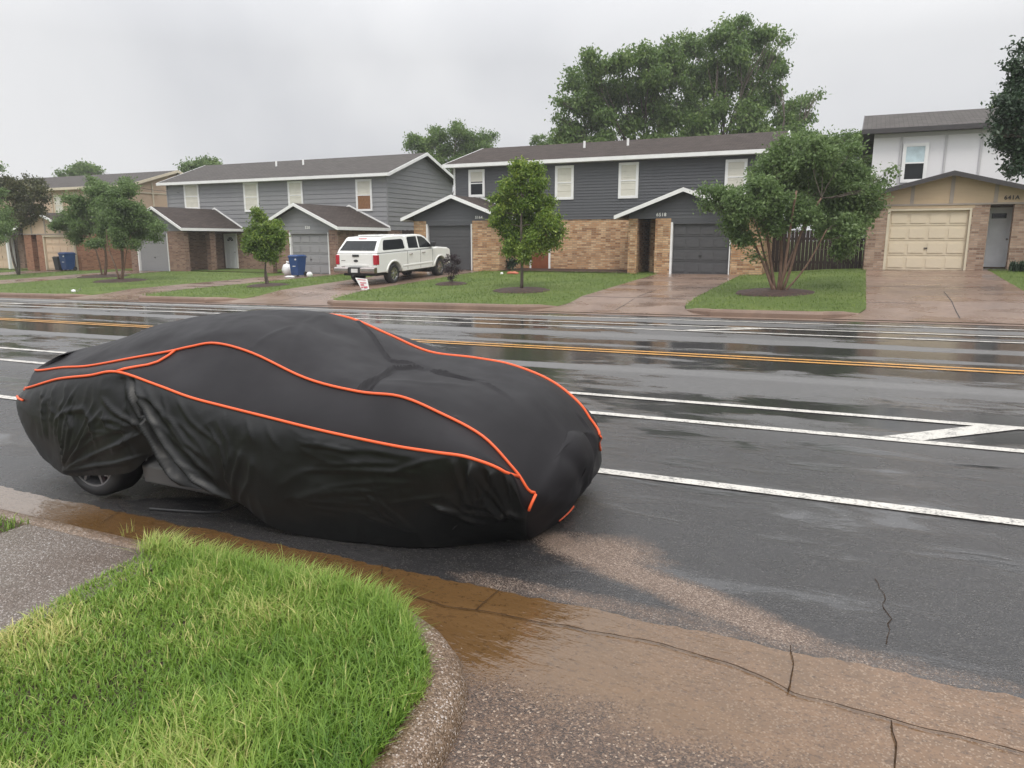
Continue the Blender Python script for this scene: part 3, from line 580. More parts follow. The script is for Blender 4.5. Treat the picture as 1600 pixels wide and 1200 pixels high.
def window(house, x0, x1, z0, z1, Y, look='blind', frame='trim', fw=.09):
    Y = Y-.052; mb = MB(); o = .02
    mb.box(x0-fw, x0, Y-o, Y+.03, z0-fw, z1+fw).box(x1, x1+fw, Y-o, Y+.03, z0-fw, z1+fw).box(x0, x1, Y-o, Y+.03, z1, z1+fw).box(x0, x1, Y-o, Y+.03, z0-fw, z0)
    wn = mb.build('window', frame, house)
    zm = (z0+z1)/2; s = .03
    mb = MB(); mb.box(x0, x0+s, Y-.01, Y+.03, z0, z1).box(x1-s, x1, Y-.01, Y+.03, z0, z1).box(x0+s, x1-s, Y-.012, Y+.03, zm-.025, zm+.025).box(x0+s, x1-s, Y-.01, Y+.03, z0, z0+s).box(x0+s, x1-s, Y-.01, Y+.03, z1-s, z1)
    mb.build('sash', 'trim' if frame == 'trim' else frame, wn)
    def pane(n, mat, a, b, y=.008): q = MB(); q.quad((x0+s, Y+y, a), (x1-s, Y+y, a), (x1-s, Y+y, b), (x0+s, Y+y, b)); return q.build(n, mat, wn)
    if look == 'blind':
        q = MB(); nrow = 5
        for i in range(nrow):      # folds of a drawn shade
            a = lerp(z0+s, z1-s, i/nrow); b = lerp(z0+s, z1-s, (i+1)/nrow)
            q.quad((x0+s, Y+.0, a), (x1-s, Y+.0, a), (x1-s, Y+.008, b-.006), (x0+s, Y+.008, b-.006)); q.quad((x0+s, Y+.008, b-.006), (x1-s, Y+.008, b-.006), (x1-s, Y-.0, b), (x0+s, Y-.0, b))
        q.build('blind', 'blind', wn)
    elif look == 'half':
        q = MB(); q.quad((x0+s, Y+.015, zm+.08), (x1-s, Y+.015, zm+.08), (x1-s, Y+.015, z1-s), (x0+s, Y+.015, z1-s)); q.build('blind', 'blind', wn); pane('pane', 'carglass', z0+s, zm+.08, .012)
    elif look == 'board':
        pane('pane', 'blind', zm+.03, z1-s, .012); q = MB(); k = 6
        for i in range(k): a = lerp(x0+s, x1-s, i/k); b = lerp(x0+s, x1-s, (i+1)/k)-.008; q.box(a, b, Y-.004, Y+.02, z0+s, zm-.03)
        q.build('wooden_board', 'plank', wn)
    elif look == 'sky':
        pane('pane', 'skyglass', zm+.025, z1-s); pane('pane', 'carglass', z0+s, zm-.025)  # upper pane is coloured pale blue as if mirroring the sky
    return wn
def gable_roof(house, xr, zr, xl, zl, xe, ze, y0, y1, mat, th=.07, fas='trim', fh=.15, name='roof'):
    """ridge along Y at xr; left eave (xl,zl), right eave (xe,ze); z values are the top surface"""
    mb = MB()
    for (xa, za) in ((xl, zl), (xe, ze)):
        for yy in ((y0, y1),):
            top = [(xa, y0, za), (xr, y0, zr), (xr, y1, zr), (xa, y1, za)]
            mb.loft([[Vector(p) for p in top], [Vector(p)-Vector((0, 0, th)) for p in top]])
    rf = mb.build(name, mat, house)
    mb = MB(); e = .035
    for (xa, za) in ((xl, zl), (xe, ze)):
        mb.loft([[(xa, y0-e, za+.012), (xr, y0-e, zr+.012), (xr, y0-e, zr-fh), (xa, y0-e, za-fh)], [(xa, y0-.003, za+.012), (xr, y0-.003, zr+.012), (xr, y0-.003, zr-fh), (xa, y0-.003, za-fh)]])
        s = -1 if xa < xr else 1
        mb.box(xa+.002*s, xa+(.035)*s, y0-e, y1, za-fh, za+.006)
    mb.build('fascia', fas, rf)
    return rf
def main_block(house, x0, x1, Y, depth, zb, zbrick, ze, zr, brick, sid, row, roof, endx=True, fas='trim', ov=.42, left_end=True):
    # brick storey, boarded upper storey, roof with ridge along X
    mb = MB(); mb.box(x0, x1, Y, Y+depth, zb-.5, zbrick); mb.build('brick_wall', brick, house)
    ym = Y+depth/2; zu = ze-.10
    core = MB(); y0c, y1c = Y+.03, Y+depth-.03
    zsl = lambda y: ze+.0+(zr-ze)*(1-abs(y-ym)/(depth/2+ov))-.12
    poly = [(x0+.03, y0c, zbrick), (x0+.03, y0c, zsl(y0c)), (x0+.03, ym, zsl(ym)), (x0+.03, y1c, zsl(y1c)), (x0+.03, y1c, zbrick)]
    core.prism(poly, (x1-x0-.06, 0, 0)); core.build('upper_wall_core', sid, house)
    mb = MB(); siding(mb, x0, x1, zbrick, zu+.15, Y, row)
    def lim(z):
        if z <= zsl(Y)+.0: return (Y, Y+depth)
        t = (zsl(ym)-z)/(zsl(ym)-zsl(Y)); t = max(0, t); return (ym-t*depth/2, ym+t*depth/2)
    siding(mb, 0, 0, zbrick, zsl(ym)-.02, x1, row, top=lim, axis='x')
    mb.build('siding', sid, house)
    cbm = sid if sid != 'sid_dark' else 'trim'
    MB().box(x1-.005, x1+.045, Y-.045, Y+.09, zbrick, zu).build('corner_board', sid, house)
    if left_end: MB().box(x0-.045, x0+.05, Y-.045, Y+.05, zbrick, zu).build('corner_board', cbm, house)
    # roof
    mb = MB(); th = .09; a, b = x0-ov, x1+ov
    for s in (-1, 1):
        ye = ym+s*(depth/2+ov); top = [(a, ye, ze), (a, ym, zr), (b, ym, zr), (b, ye, ze)]
        mb.loft([[Vector(p) for p in top], [Vector(p)-Vector((0, 0, th)) for p in top]])
    rf = mb.build('roof', roof, house)
    mb = MB(); mb.box(a-.03, b+.03, ym-depth/2-ov-.04, ym-depth/2-ov-.003, ze-.15, ze+.015)
    for xx, s in ((a, -1), (b, 1)):
        for q in (-1, 1):
            ye = ym+q*(depth/2+ov)
            mb.loft([[(xx, ye, ze+.015), (xx, ym, zr+.015), (xx, ym, zr-.17), (xx, ye, ze-.17)], [(xx+.035*s, ye, ze+.015), (xx+.035*s, ym, zr+.015), (xx+.035*s, ym, zr-.17), (xx+.035*s, ye, ze-.17)]])
    mb.build('fascia', fas, rf)
    mb = MB(); mb.box(x0, x1, Y-ov, Y+.0, ze-.15, ze-.13); mb.build('soffit', 'trim' if fas == 'trim' else fas, rf)
    return rf
def garage_door(house, x0, x1, z0, z1, Y, mat, frame='trim', panels=True, cols=4, head=None):
    rec = .13; mb = MB(); mb.box(x0, x1, Y+rec, Y+rec+.05, z0, z1); d = mb.build('garage_door', mat, house)
    mb = MB(); n = 4; hh = (z1-z0)/n
    for i in range(n):
        a = z0+i*hh+.012; b = z0+(i+1)*hh-.012
        mb.box(x0+.005, x1-.005, Y+rec-.022, Y+rec-.002, a, b)
        if panels:
            for j in range(cols):
                p = lerp(x0, x1, j/cols)+.055; q = lerp(x0, x1, (j+1)/cols)-.055
                mb.box(p, q, Y+rec-.045, Y+rec-.023, a+.085, b-.085)
        else:
            for k in (1, 2): zz = lerp(a, b, k/3); mb.box(x0+.006, x1-.006, Y+rec-.030, Y+rec-.024, zz-.012, zz+.012)
    mb.build('door_panel', mat, d)
    mb = MB(); xm = (x0+x1)/2; mb.box(xm-.06, xm+.06, Y+rec-.06, Y+rec-.04, z0+hh*1.5-.02, z0+hh*1.5+.02); mb.build('handle', 'darktrim' if mat != 'gd_dark' else 'plastic', d)
    MB().box(x0-.09, x0-.002, Y-.02, Y+rec+.04, z0, z1+.07).build('door_jamb', frame, d); MB().box(x1+.002, x1+(.045 if head else .07), Y-.02, Y+rec+.04, z0, z1+.07).build('door_jamb', frame, d); hd = MB().box(x0-.002, x1+.002, Y-.018, Y+rec+.04, z1+.002, z1+.07)
    hd.build('door_head', head or frame, d)
    return d
def garage_block(house, Y, Ym, zb, zh, gz1, segs_, ridge, eL, eR, brick, gab, row, roof, side=None, fas='trim', wallL=None, wallR=None, battens=False):
    """segs_: list of (kind,x0,x1); zb base, zh lintel height, gz1 garage head; ridge (x,z); eaves (x,z)"""
    t = .32
    for kind, a, b in segs_:
        if kind == 'brick': MB().box(a, b, Y, Y+t, zb-.5, zh).build('brick_pier', brick, house)
        elif kind == 'garage': pass
    xa = min(s_[1] for s_ in segs_); xb = max(s_[2] for s_ in segs_)
    ga = [s_ for s_ in segs_ if s_[0] == 'garage'][0]
    # gable above the lintel
    (xr, zr), (xl, zl), (xe, ze) = ridge, eL, eR
    dt = .09
    def roofz(x): return (lerp(zl, zr, (x-xl)/(xr-xl)) if x < xr else lerp(ze, zr, (xe-x)/(xe-xr)))-dt
    za, zb2 = roofz(xa), roofz(xb)
    poly = [(xa, Y+.02, zh), (xb, Y+.02, zh), (xb, Y+.02, max(zh+.01, zb2)), (xr, Y+.02, zr-dt), (xa, Y+.02, max(zh+.01, za))]
    MB().prism(poly, (0, .2, 0)).build('gable_core', gab, house)
    def lim(z):
        if zr-dt <= z: return (xr, xr)
        l = xa if z <= za else lerp(xa, xr, (z-za)/(zr-dt-za)); r_ = xb if z <= zb2 else lerp(xb, xr, (z-zb2)/(zr-dt-zb2)); return (l, r_)
    mb = MB()
    if not battens: siding(mb, 0, 0, zh, zr-dt, Y+.02, row, top=lim); mb.box(ga[1]-.09, ga[2]+.07, Y+.002, Y+.2, gz1+.075, zh-.0)
    else:
        mb.prism([(p[0], Y+.015, p[2]) for p in poly], (0, -.02, 0)); mb.box(ga[1]-.09, ga[2]+.07, Y-.005, Y+.2, gz1+.075, zh-.0)
    mb.build('gable_siding', gab, house)
    if battens:
        mb = MB(); k = 0
        for x in battens:
            mb.box(x-.06, x+.06, Y-.028, Y-.008, zh+.01, max(zh+.02, roofz(x)-.02))
        mb.box(xa, xb, Y-.03, Y-.008, zh-.06, zh+.0); mb.build('batten', 'batten', house)
    gd = garage_door(house, ga[1]+.09, ga[2]-.07, zb+.0, gz1, Y, side['gd'], side.get('frame', 'trim'), side.get('panels', True), head=gab if side.get('frame', 'trim') == 'trim' else None)
    # side walls
    if wallL is not None: MB().box(wallL, wallL+.25, Y+.325, Ym-.002, zb-.5, zh).build('side_wall', brick, house)
    if wallR is not None: MB().box(wallR-.25, wallR, Y+.325, Ym-.002, zb-.5, zh).build('side_wall', brick, house)
    mb = MB(); mb.box(xa, xb, Y+.25, Ym-.01, zh-.01, zh+.03); mb.build('porch_ceiling', 'darktrim', house)
    rf = gable_roof(house, xr, zr, xl, zl, xe, ze, Y-.38, Ym+.0, roof, fas=fas)
    if side.get('flash', True):
        mb = MB()
        for (q, zq) in ((xl, zl), (xe, ze)):
            mb.loft([[(q, Ym-.05, zq+.02), (xr, Ym-.05, zr+.02), (xr, Ym-.05, zr+.11), (q, Ym-.05, zq+.11)], [(q, Ym-.002, zq+.02), (xr, Ym-.002, zr+.02), (xr, Ym-.002, zr+.11), (q, Ym-.002, zq+.11)]])
        mb.build('flashing', fas, rf)
    return rf
def front_door(house, x0, x1, z0, z1, Y, mat='door_white', frame='trim', fan=True):
    d = MB().box(x0, x1, Y-.05, Y-.005, z0, z1).build('front_door', mat, house); mb = MB()
    w_ = x1-x0
    for a, b, c, e in ((.14, .44, .08, .36), (.56, .86, .08, .36), (.14, .44, .42, .76), (.56, .86, .42, .76)): mb.box(x0+a*w_, x0+b*w_, Y-.062, Y-.052, lerp(z0, z1, c), lerp(z0, z1, e))
    mb.build('door_panel', mat, d)
    if fan:
        c = (x0+x1)/2; zz = lerp(z0, z1, .82); mb = MB(); rr = w_*.3
        for k in range(4): a, b = pi*k/4+.08, pi*(k+1)/4-.08; mb.quad((c+cos(a)*rr*.25, Y-.054, zz+sin(a)*rr*.25), (c+cos(a)*rr, Y-.054, zz+sin(a)*rr), (c+cos(b)*rr, Y-.054, zz+sin(b)*rr), (c+cos(b)*rr*.25, Y-.054, zz+sin(b)*rr*.25))
        mb.build('fan_light', 'carglass', d)
    MB().tube([(x1-.08, Y-.05, z0+1.0), (x1-.08, Y-.1, z0+1.0)], .03, 8).build('knob', 'chrome', d)
    mb = MB(); mb.box(x0-.09, x0-.003, Y-.07, Y-.002, z0, z1+.09); mb.box(x1+.003, x1+.09, Y-.07, Y-.002, z0, z1+.09); mb.box(x0-.003, x1+.003, Y-.07, Y-.002, z1+.003, z1+.09); mb.build('door_frame', frame, d)
def text(house, s, x, y, z, size, mat, name='house_number', bold=True):
    cu = bpy.data.curves.new(name, 'FONT'); cu.body = s; cu.size = size; cu.extrude = .006; cu.align_x = 'CENTER'; cu.offset = size*.03 if bold else 0; cu.space_character = 1.15
    tmp = bpy.data.objects.new('t', cu); COL.objects.link(tmp); bpy.context.view_layer.update()
    me = bpy.data.meshes.new_from_object(tmp.evaluated_get(bpy.context.evaluated_depsgraph_get())); bpy.data.objects.remove(tmp)
    me.materials.clear(); me.materials.append(M[mat]); o = bpy.data.objects.new(name, me); COL.objects.link(o); o.parent = house
    b = wloc(house); o.location = (x-b.x, y-b.y, z-b.z); o.rotation_euler = (pi/2, 0, 0); return o
def vent(house_roof, x, y, z, h=.32, r=.06):
    MB().tube([(x, y, z-.15), (x, y, z+h)], r, 10).build('roof_vent', 'trim', house_roof)
def wrect(px0, px1, pz0, pz1, Y):
    a = atY((px0+px1)/2, pz0, Y); b = atY((px0+px1)/2, pz1, Y); l = atY(px0, (pz0+pz1)/2, Y); r_ = atY(px1, (pz0+pz1)/2, Y)
    return l[0]+.09, r_[0]-.09, b[2]+.09, a[2]-.09
# --- house A: charcoal duplex in the middle
hA = empty('duplex_house', (-11, 33.5, .45), 'charcoal duplex of tan brick and dark siding with white trim, behind the pear tree', 'house', 'two-storey duplexes across the road')
rf = main_block(hA, -18.8, -3.85, 33.5, 8.0, .45, 2.80, 5.52, 6.78, 'brick_tan', 'sid_dark', .13, 'roof2')
for (a, b, c, d, lk) in ((733, 758, 265, 308, 'half'), (868, 897, 259, 312, 'blind'), (967, 998, 254, 310, 'blind'), (1133, 1167, 249, 304, 'blind')): window(hA, *wrect(a, b, c, d, 33.5), 33.5, lk)
garage_block(hA, 31.0, 33.5, .45, 2.73, 2.50, [('brick', -9.0, -8.62), ('brick', -7.85, -7.2), ('garage', -7.2, -4.74), ('brick', -4.74, -3.5)], (-6.67, 3.92), (-9.5, 2.86), (-3.2, 2.66), 'brick_tan', 'sid_dark', .13, 'roof2', dict(gd='gd_dark'), wallR=-3.5, wallL=-9.0)  # left side wall is added to keep daylight out of the porch
MB().box(-8.35, -8.0, 32.2, 32.55, 0, 2.72).build('brick_pier', 'brick_tan', hA)
MB().box(-8.62, -8.0, 33.40, 33.49, .5, 2.6).build('porch_shade_panel', 'darktrim', hA)  # dark panel on the back wall stands in for the porch's shade
garage_block(hA, 31.0, 33.5, .45, 2.73, 2.52, [('brick', -19.7, -19.0), ('garage', -19.0, -16.5), ('brick', -16.5, -15.1)], (-17.39, 3.90), (-20.15, 2.88), (-14.75, 2.92), 'brick_tan', 'sid_dark', .13, 'roof2', dict(gd='gd_dark', panels=False), wallR=-15.1, wallL=-19.7)
text(hA, '6518', -7.62, 30.99, 2.82, .19, 'wlet'); text(hA, '5164', -16.15, 30.99, 2.82, .17, 'wlet')
front_door(hA, -14.55, -13.65, .45, 2.45, 33.5, 'door_red', fan=False)
for px, py in ((913, 232), (981, 228)):
    p = atY(px, py, 35.9); vent(rf, p[0], 35.9, 5.52+(35.9-33.08)/4.42*1.26)
# --- house B: light grey duplex on the left
hB = empty('duplex_house', (-32, 35.3, .1), 'light grey duplex with brown brick porches, left of the white pickup', 'house', 'two-storey duplexes across the road')
rf = main_block(hB, -41.2, -24.15, 35.3, 7.4, .0, 2.40, 5.45, 6.92, 'brick_brown', 'sid_grey', .26, 'roof')
for (a, b, c, d, lk) in ((289, 312, 287, 327, 'blind'), (382, 405, 285, 331, 'blind'), (451, 474, 283, 327, 'blind'), (557, 582, 280, 330, 'board')): window(hB, *wrect(a, b, c, d, 35.3), 35.3, lk)
garage_block(hB, 31.0, 35.3, .06, 2.36, 2.16, [('brick', -29.2, -28.7), ('brick', -28.1, -27.45), ('garage', -27.45, -24.85), ('brick', -24.85, -24.3)], (-26.73, 3.72), (-29.6, 2.42), (-23.98, 2.50), 'brick_brown', 'sid_grey', .2, 'roof2', dict(gd='gd_grey'), wallR=-24.3)
text(hB, '520', -26.2, 30.99, 2.42, .2, 'wlet')
garage_block(hB, 31.0, 35.3, .04, 2.36, 2.16, [('brick', -39.7, -39.1), ('garage', -39.1, -36.5), ('brick', -36.5, -35.2)], (-37.15, 3.74), (-39.95, 2.52), (-34.9, 2.52), 'brick_brown', 'sid_grey', .2, 'roof2', dict(gd='gd_grey', panels=False))
MB().box(-35.55, -35.2, 32.9, 33.3, -.3, 2.36).build('brick_pier', 'brick_brown', hB)
MB().box(-37.0, -36.6, 31.35, 35.2, -.3, 2.36).build('side_wall', 'brick_brown', hB)
front_door(hB, -36.42, -35.55, .1, 2.15, 35.3)
for px, py in ((432, 262), (474, 261)): p = atY(px, py, 37.7); vent(rf, p[0], 37.7, 5.45+(37.7-34.88)/4.12*1.47)
# --- house C: peach duplex far left
hC = empty('duplex_house', (-52, 35.4, -.1), 'peach panelled duplex with red brick lower walls at the far left, behind the crape myrtles', 'house', 'two-storey duplexes across the road')
rf = main_block(hC, -61, -45.0, 35.4, 7.6, -.1, 2.3, 5.45, 6.72, 'brick_red', 'stucco2', 3.3, 'roof', fas='creamtrim')
mb = MB()
for y in (35.45, 37.3, 39.2, 41.1, 42.95): mb.box(-45.0, -44.96, y-.05, y+.05, 2.3, 5.3+.9*(1-abs(y-39.2)/3.8))
for x in rng(-60.5, -45.5, 12): mb.box(x-.05, x+.05, 35.34, 35.37, 2.3, 5.28)
mb.box(-44.995, -44.95, 35.4, 43.0, 5.0, 5.08); mb.build('batten', 'creamtrim', hC)
window(hC, -52.6, -51.8, 3.6, 4.9, 35.36, 'blind', 'creamtrim'); window(hC, -48.5, -47.7, 3.6, 4.9, 35.36, 'blind', 'creamtrim')
garage_block(hC, 31.5, 35.4, -.08, 2.25, 2.06, [('brick', -50.5, -49.75), ('brick', -49.2, -48.55), ('garage', -48.55, -45.5)], (-48.2, 3.6), (-51.3, 2.45), (-45.1, 2.45), 'brick_red', 'stucco2', .3, 'roof2', dict(gd='gd_peach', frame='creamtrim'), battens=[-49.6, -48.2, -46.8], wallR=None)
MB().box(-45.45, -45.1, 31.6, 35.38, -.4, 2.25).build('side_wall', 'brick_red', hC)
# --- house D: white and beige at the right
hD = empty('duplex_house', (4, 33, .75), 'white panelled house with cream garage door and beige gable at the right edge', 'house', 'two-storey duplexes across the road')
rf = main_block(hD, .12, 16, 33.0, 7.6, .7, 3.0, 6.0, 7.12, 'brick_pale', 'wpanel', 3.1, 'roof', fas='darktrim', left_end=False)
mb = MB()
for px in (1407, 1477, 1532, 1585): x = atY(px, 240, 33)[0]; mb.box(x-.035, x+.035, 32.94, 32.972, 3.0, 5.86)
mb.box(.12, 16, 32.93, 32.98, 5.72, 5.86); mb.build('batten', 'batten2', hD)  # battens coloured greyer than the panels to draw their shading lines
window(hD, *wrect(1409, 1449, 224, 285, 32.97), 32.97, 'sky')
garage_block(hD, 31.3, 33.0, .75, 3.14, 2.90, [('brick', .15, .80), ('garage', .80, 3.48), ('brick', 3.48, 4.02), ('brick', 4.74, 5.5)], (2.77, 4.24), (-.05, 3.50), (5.75, 3.46), 'brick_pale', 'stucco', .3, 'roof', dict(gd='gd_cream', frame='creamtrim', flash=False), fas='darktrim', battens=[1.55, 2.8, 4.15], wallR=5.5, wallL=.15)
front_door(hD, 4.05, 4.85, .88, 2.92, 32.35, 'door_white', fan=False)
MB().box(4.22, 4.68, 32.285, 32.297, 2.62, 2.8).build('door_light', 'carglass', hD)
MB().box(3.9, 5.3, 32.36, 32.5, .6, 3.1).build('entry_wall', 'brick_pale', hD)
MB().box(4.02, 4.74, 31.3, 32.3, .5, .82).build('door_step', 'slab', hD)
text(hD, '641A', 4.62, 31.27, 3.24, .19, 'black')
# --- house E: sliver of a brown house beyond the left trees
hE = empty('duplex_house', (-60, 33, -.2), 'shaded brown brick house with a white post at the far left edge', 'house', 'two-storey duplexes across the road')
MB().box(-75, -62.5, 36, 44, -.6, 2.4).build('brick_wall', 'brick_brown', hE)
siding(MB(), -75, -62.5, 2.4, 5.2, 36, .26).build('siding', 'stucco2', hE)
gable_roof(hE, -56.5, 3.4, -60, 2.35, -53.4, 2.35, 32.2, 40, 'roof2', fas='darktrim')
MB().box(-59.7, -53.8, 33.4, 39, -.6, 2.2).build('brick_wall', 'brick_brown', hE); 
garage_door(hE, -57.2, -54.6, -.15, 2.0, 33.1, 'gd_peach'); MB().box(-54.2, -54.02, 32.5, 32.68, -.4, 2.25).build('porch_post', 'trim', hE)
siding(MB(), -59.7, -53.8, 2.2, 3.2, 33.3, .26, top=lambda z: (lerp(-59.7, -56.5, (z-2.2)/1.05), lerp(-53.8, -56.5, (z-2.2)/1.05))).build('gable_siding', 'stucco2', hE)
# --- fences
def fence(x0, x1, y, z0, h, label, rz=0):
    p = (x0, y, z0); f = empty('board_fence', p, label, 'fence'); mb = MB(); x = x0; k = random.Random(int(x0*10))
    while x < x1: mb.box(x, x+.135, y, y+.02, z0, z0+h+k.uniform(-.015, .015)); x += .145
    mb.build('board_panel', 'wood', f); mb = MB(); mb.box(x0, x1, y+.024, y+.07, z0+.4, z0+.5); mb.box(x0, x1, y+.024, y+.07, z0+h-.4, z0+h-.3); mb.build('rail', 'wood', f)
    xx = x0
    while xx <= x1: MB().box(xx, xx+.1, y+.072, y+.16, z0-.2, z0+h).build('post', 'wood', f); xx += 2.4
fence(-3.4, .1, 33.2, .5, 1.75, 'dark brown board fence between the charcoal house and the white house')
fence(-24.0, -19.9, 36.5, .2, 2.2, 'brown board fence in the gap behind the white pickup')
fence(-44.9, -41.4, 36.5, -.1, 1.8, 'dark fence in the gap left of the light grey duplex')
#PART4
# ================================================================== COVERED CAR
YC = 4.38
def P3(px, py, Y): return np.array(atY(px, py, Y))
# near side stations, tail to nose: pixel of (upper seam, Y), (lower seam, Y), (hem, Y)
NS = [((56, 579, 3.86), (41, 606, 3.66), (60, 700, 3.74)), ((100, 575, 3.80), (91, 592.5, 3.52), (97, 739, 3.44)), ((140, 572.6, 3.78), (140, 587, 3.47), (140, 743, 3.42)),
      ((210, 560, 3.76), (184, 581, 3.46), (203, 738, 3.42)), ((266, 550, 3.80), (245, 601, 3.46), (240, 712, 3.50)), ((297.5, 543, 3.83), (297.5, 620.5, 3.46), (288, 757, 3.42)),
      ((338, 537.5, 3.86), (350, 634.5, 3.46), (364, 780, 3.42)), ((395.5, 553, 3.84), (420, 652, 3.46), (420, 820, 3.44)), ((479.5, 592.5, 3.78), (490, 669.5, 3.46), (490, 849, 3.50)),
      ((560, 613, 3.73), (560, 685, 3.46), (580, 861, 3.56)), ((625.5, 620.7, 3.72), (625, 698, 3.46), (640, 862, 3.61)), ((685, 645, 3.72), (680, 706.5, 3.47), (695, 858, 3.70)),
      ((755, 683, 3.72), (737.5, 716, 3.50), (745, 850, 3.82)), ((806, 737, 3.73), (798, 744, 3.62), (790, 847, 3.94)), ((836, 771, 3.80), (825, 797, 3.76), (826, 842, 4.02))]
U = [P3(*a) for a, b, c in NS]; LW = [P3(*b) for a, b, c in NS]; H_ = []
for a, b, c in NS:
    p = P3(*c); g = RX(p[0])+.012; H_.append(np.array([p[0], p[1], max(p[2], g)]))
ns = len(NS)
# far side: upper seam read from its own outline, the rest mirrored
FU = [(-6.30, 4.94, .76), (-6.08, 4.97, .82), (-5.82, 4.98, .91), (-5.45, 4.96, 1.07), (-4.95, 4.95, 1.18), (-4.5, 4.93, 1.225), (-4.08, 4.92, 1.235), (-3.76, 4.92, 1.21), (-3.42, 4.95, 1.095), (-3.05, 4.98, .97), (-2.66, 5.0, .945), (-2.33, 5.02, .905), (-2.0, 5.02, .80), (-1.75, 5.02, .62), (-1.61, 5.0, .44)]
FU = [np.array(p) for p in FU]
FL_ = []
for i in range(ns):
    z = (.64, .68, .74, .84, .94, 1.0, 1.02, 1.04, 1.0, .93, .86, .78, .66, .50, .34)[i]; x = FU[i][0]-(.07 if i == ns-1 else 0)
    FL_.append(np.array([x, 5.26-(.12 if i in (0, ns-1) else 0), z]))
CT = [(-6.34, .885), (-6.12, .93), (-5.85, 1.0), (-5.45, 1.12), (-4.95, 1.215), (-4.5, 1.26), (-4.1, 1.272), (-3.78, 1.22), (-3.35, 1.10), (-2.98, .985), (-2.6, .955), (-2.25, .925), (-1.95, .86), (-1.80, .77), (-1.64, .62)]
CT = [np.array([x, YC, z]) for x, z in CT]
NOSE_Y = (4.10, 4.38, 4.68); TAIL_Y = (4.68, 4.38, 4.08)
def ring(near, nose, far, tail): return list(near)+list(nose)+list(reversed(far))+list(tail)
nose = lambda X, Z: [np.array([x, y, z]) for x, y, z in zip(X, NOSE_Y, Z)]
tail = lambda X, Z: [np.array([x, y, z]) for x, y, z in zip(X, TAIL_Y, Z)]
hz = lambda i: max(.02, H_[i][2])
def belly(f, bulge):
    o = []
    for i in range(ns):
        a, b = LW[i], H_[i]; p = a*(1-f)+b*f; e = 1-abs(i-7)/9.
        o.append(np.array([p[0], p[1]-bulge*(1 if 0 < i < ns-1 else .5), p[2]]))
    return o
def farb(f, bulge):
    o = []
    for i in range(ns):
        x, y, z = FL_[i]; o.append(np.array([x, y+bulge*(1 if 0 < i < ns-1 else .4), z*(1-f)+.03*f]))
    return o
H_[0] = P3(58, 697, 3.72)
R0 = ring(H_, nose((-1.72, -1.68, -1.70), (.0, .0, .0)), [np.array([p[0]-(.10 if i >= 13 else 0), 5.02 if i == 14 else (5.12 if i == 13 else 5.22), .03]) for i, p in enumerate(FL_)], tail((-6.12, -6.18, -6.12), (.24, .24, .26)))
B1, B2 = belly(.72, .045), belly(.38, .06); B1[0] = P3(35, 663, 3.66); B2[0] = P3(25, 626, 3.62)
R1 = ring(B1, nose((-1.63, -1.60, -1.64), (.13, .14, .13)), farb(.72, .05), tail((-6.25, -6.30, -6.22), (.42, .42, .44)))
R2 = ring(B2, nose((-1.57, -1.53, -1.59), (.27, .29, .28)), farb(.38, .07), tail((-6.30, -6.33, -6.26), (.60, .62, .63)))
R3 = ring(LW, nose((-1.54, -1.50, -1.56), (.37, .41, .39)), FL_, tail((-6.34, -6.38, -6.28), (.64, .70, .74)))
R4 = ring(U, nose((-1.56, -1.52, -1.58), (.46, .51, .48)), FU, tail((-6.38, -6.44, -6.28), (.80, .84, .85)))
def mixr(t, dz=0.): 
    near = [U[i]*(1-t)+CT[i]*t+np.array([0, 0, dz*(i > 1)]) for i in range(ns)]; far = [FU[i]*(1-t)+CT[i]*t+np.array([0, 0, dz*(i > 1)]) for i in range(ns)]
    n4, t4 = R4[ns:ns+3], R4[-3:]
    return ring(near, [a*(1-t)+CT[-1]*t+np.array([0, 0, dz]) for a in n4], far, [a*(1-t)+CT[0]*t for a in t4])
R5 = mixr(.45, .035); R6 = mixr(1.0)
RINGS = [R0, R1, R2, R3, R4, R5, R6]
def cr_(p0, p1, p2, p3, t):
    return .5*((2*p1)+(-p0+p2)*t+(2*p0-5*p1+4*p2-p3)*t*t+(-p0+3*p1-3*p2+p3)*t**3)
NSUB = 24; nst = len(R0)
def subring(R):
    o = []
    for j in range(nst):
        for k in range(NSUB): o.append(cr_(R[(j-1) % nst], R[j], R[(j+1) % nst], R[(j+2) % nst], k/NSUB))
    return o
SR = [np.array(subring(R)) for R in RINGS]
VS = 20; LV = []; VP = []
for k in range(len(SR)-1):
    p0 = SR[max(0, k-1)] if k > 0 else 2*SR[0]-SR[1]; p3 = SR[k+2] if k+2 < len(SR) else 2*SR[-1]-SR[-2]
    if k+2 >= len(SR):
        p3 = np.roll(SR[-2][::-1], 0, 0)*0+2*SR[-1]-SR[-2]; p3[:, 2] = SR[-2][:, 2]
    for q in range(VS): LV.append(cr_(p0, SR[k], SR[k+1], p3, q/VS)); VP.append(k+q/VS)
LV.append(SR[-1]); VP.append(6.)
CV = np.array(LV); nv, nu = CV.shape[:2]            # (level, around, xyz)
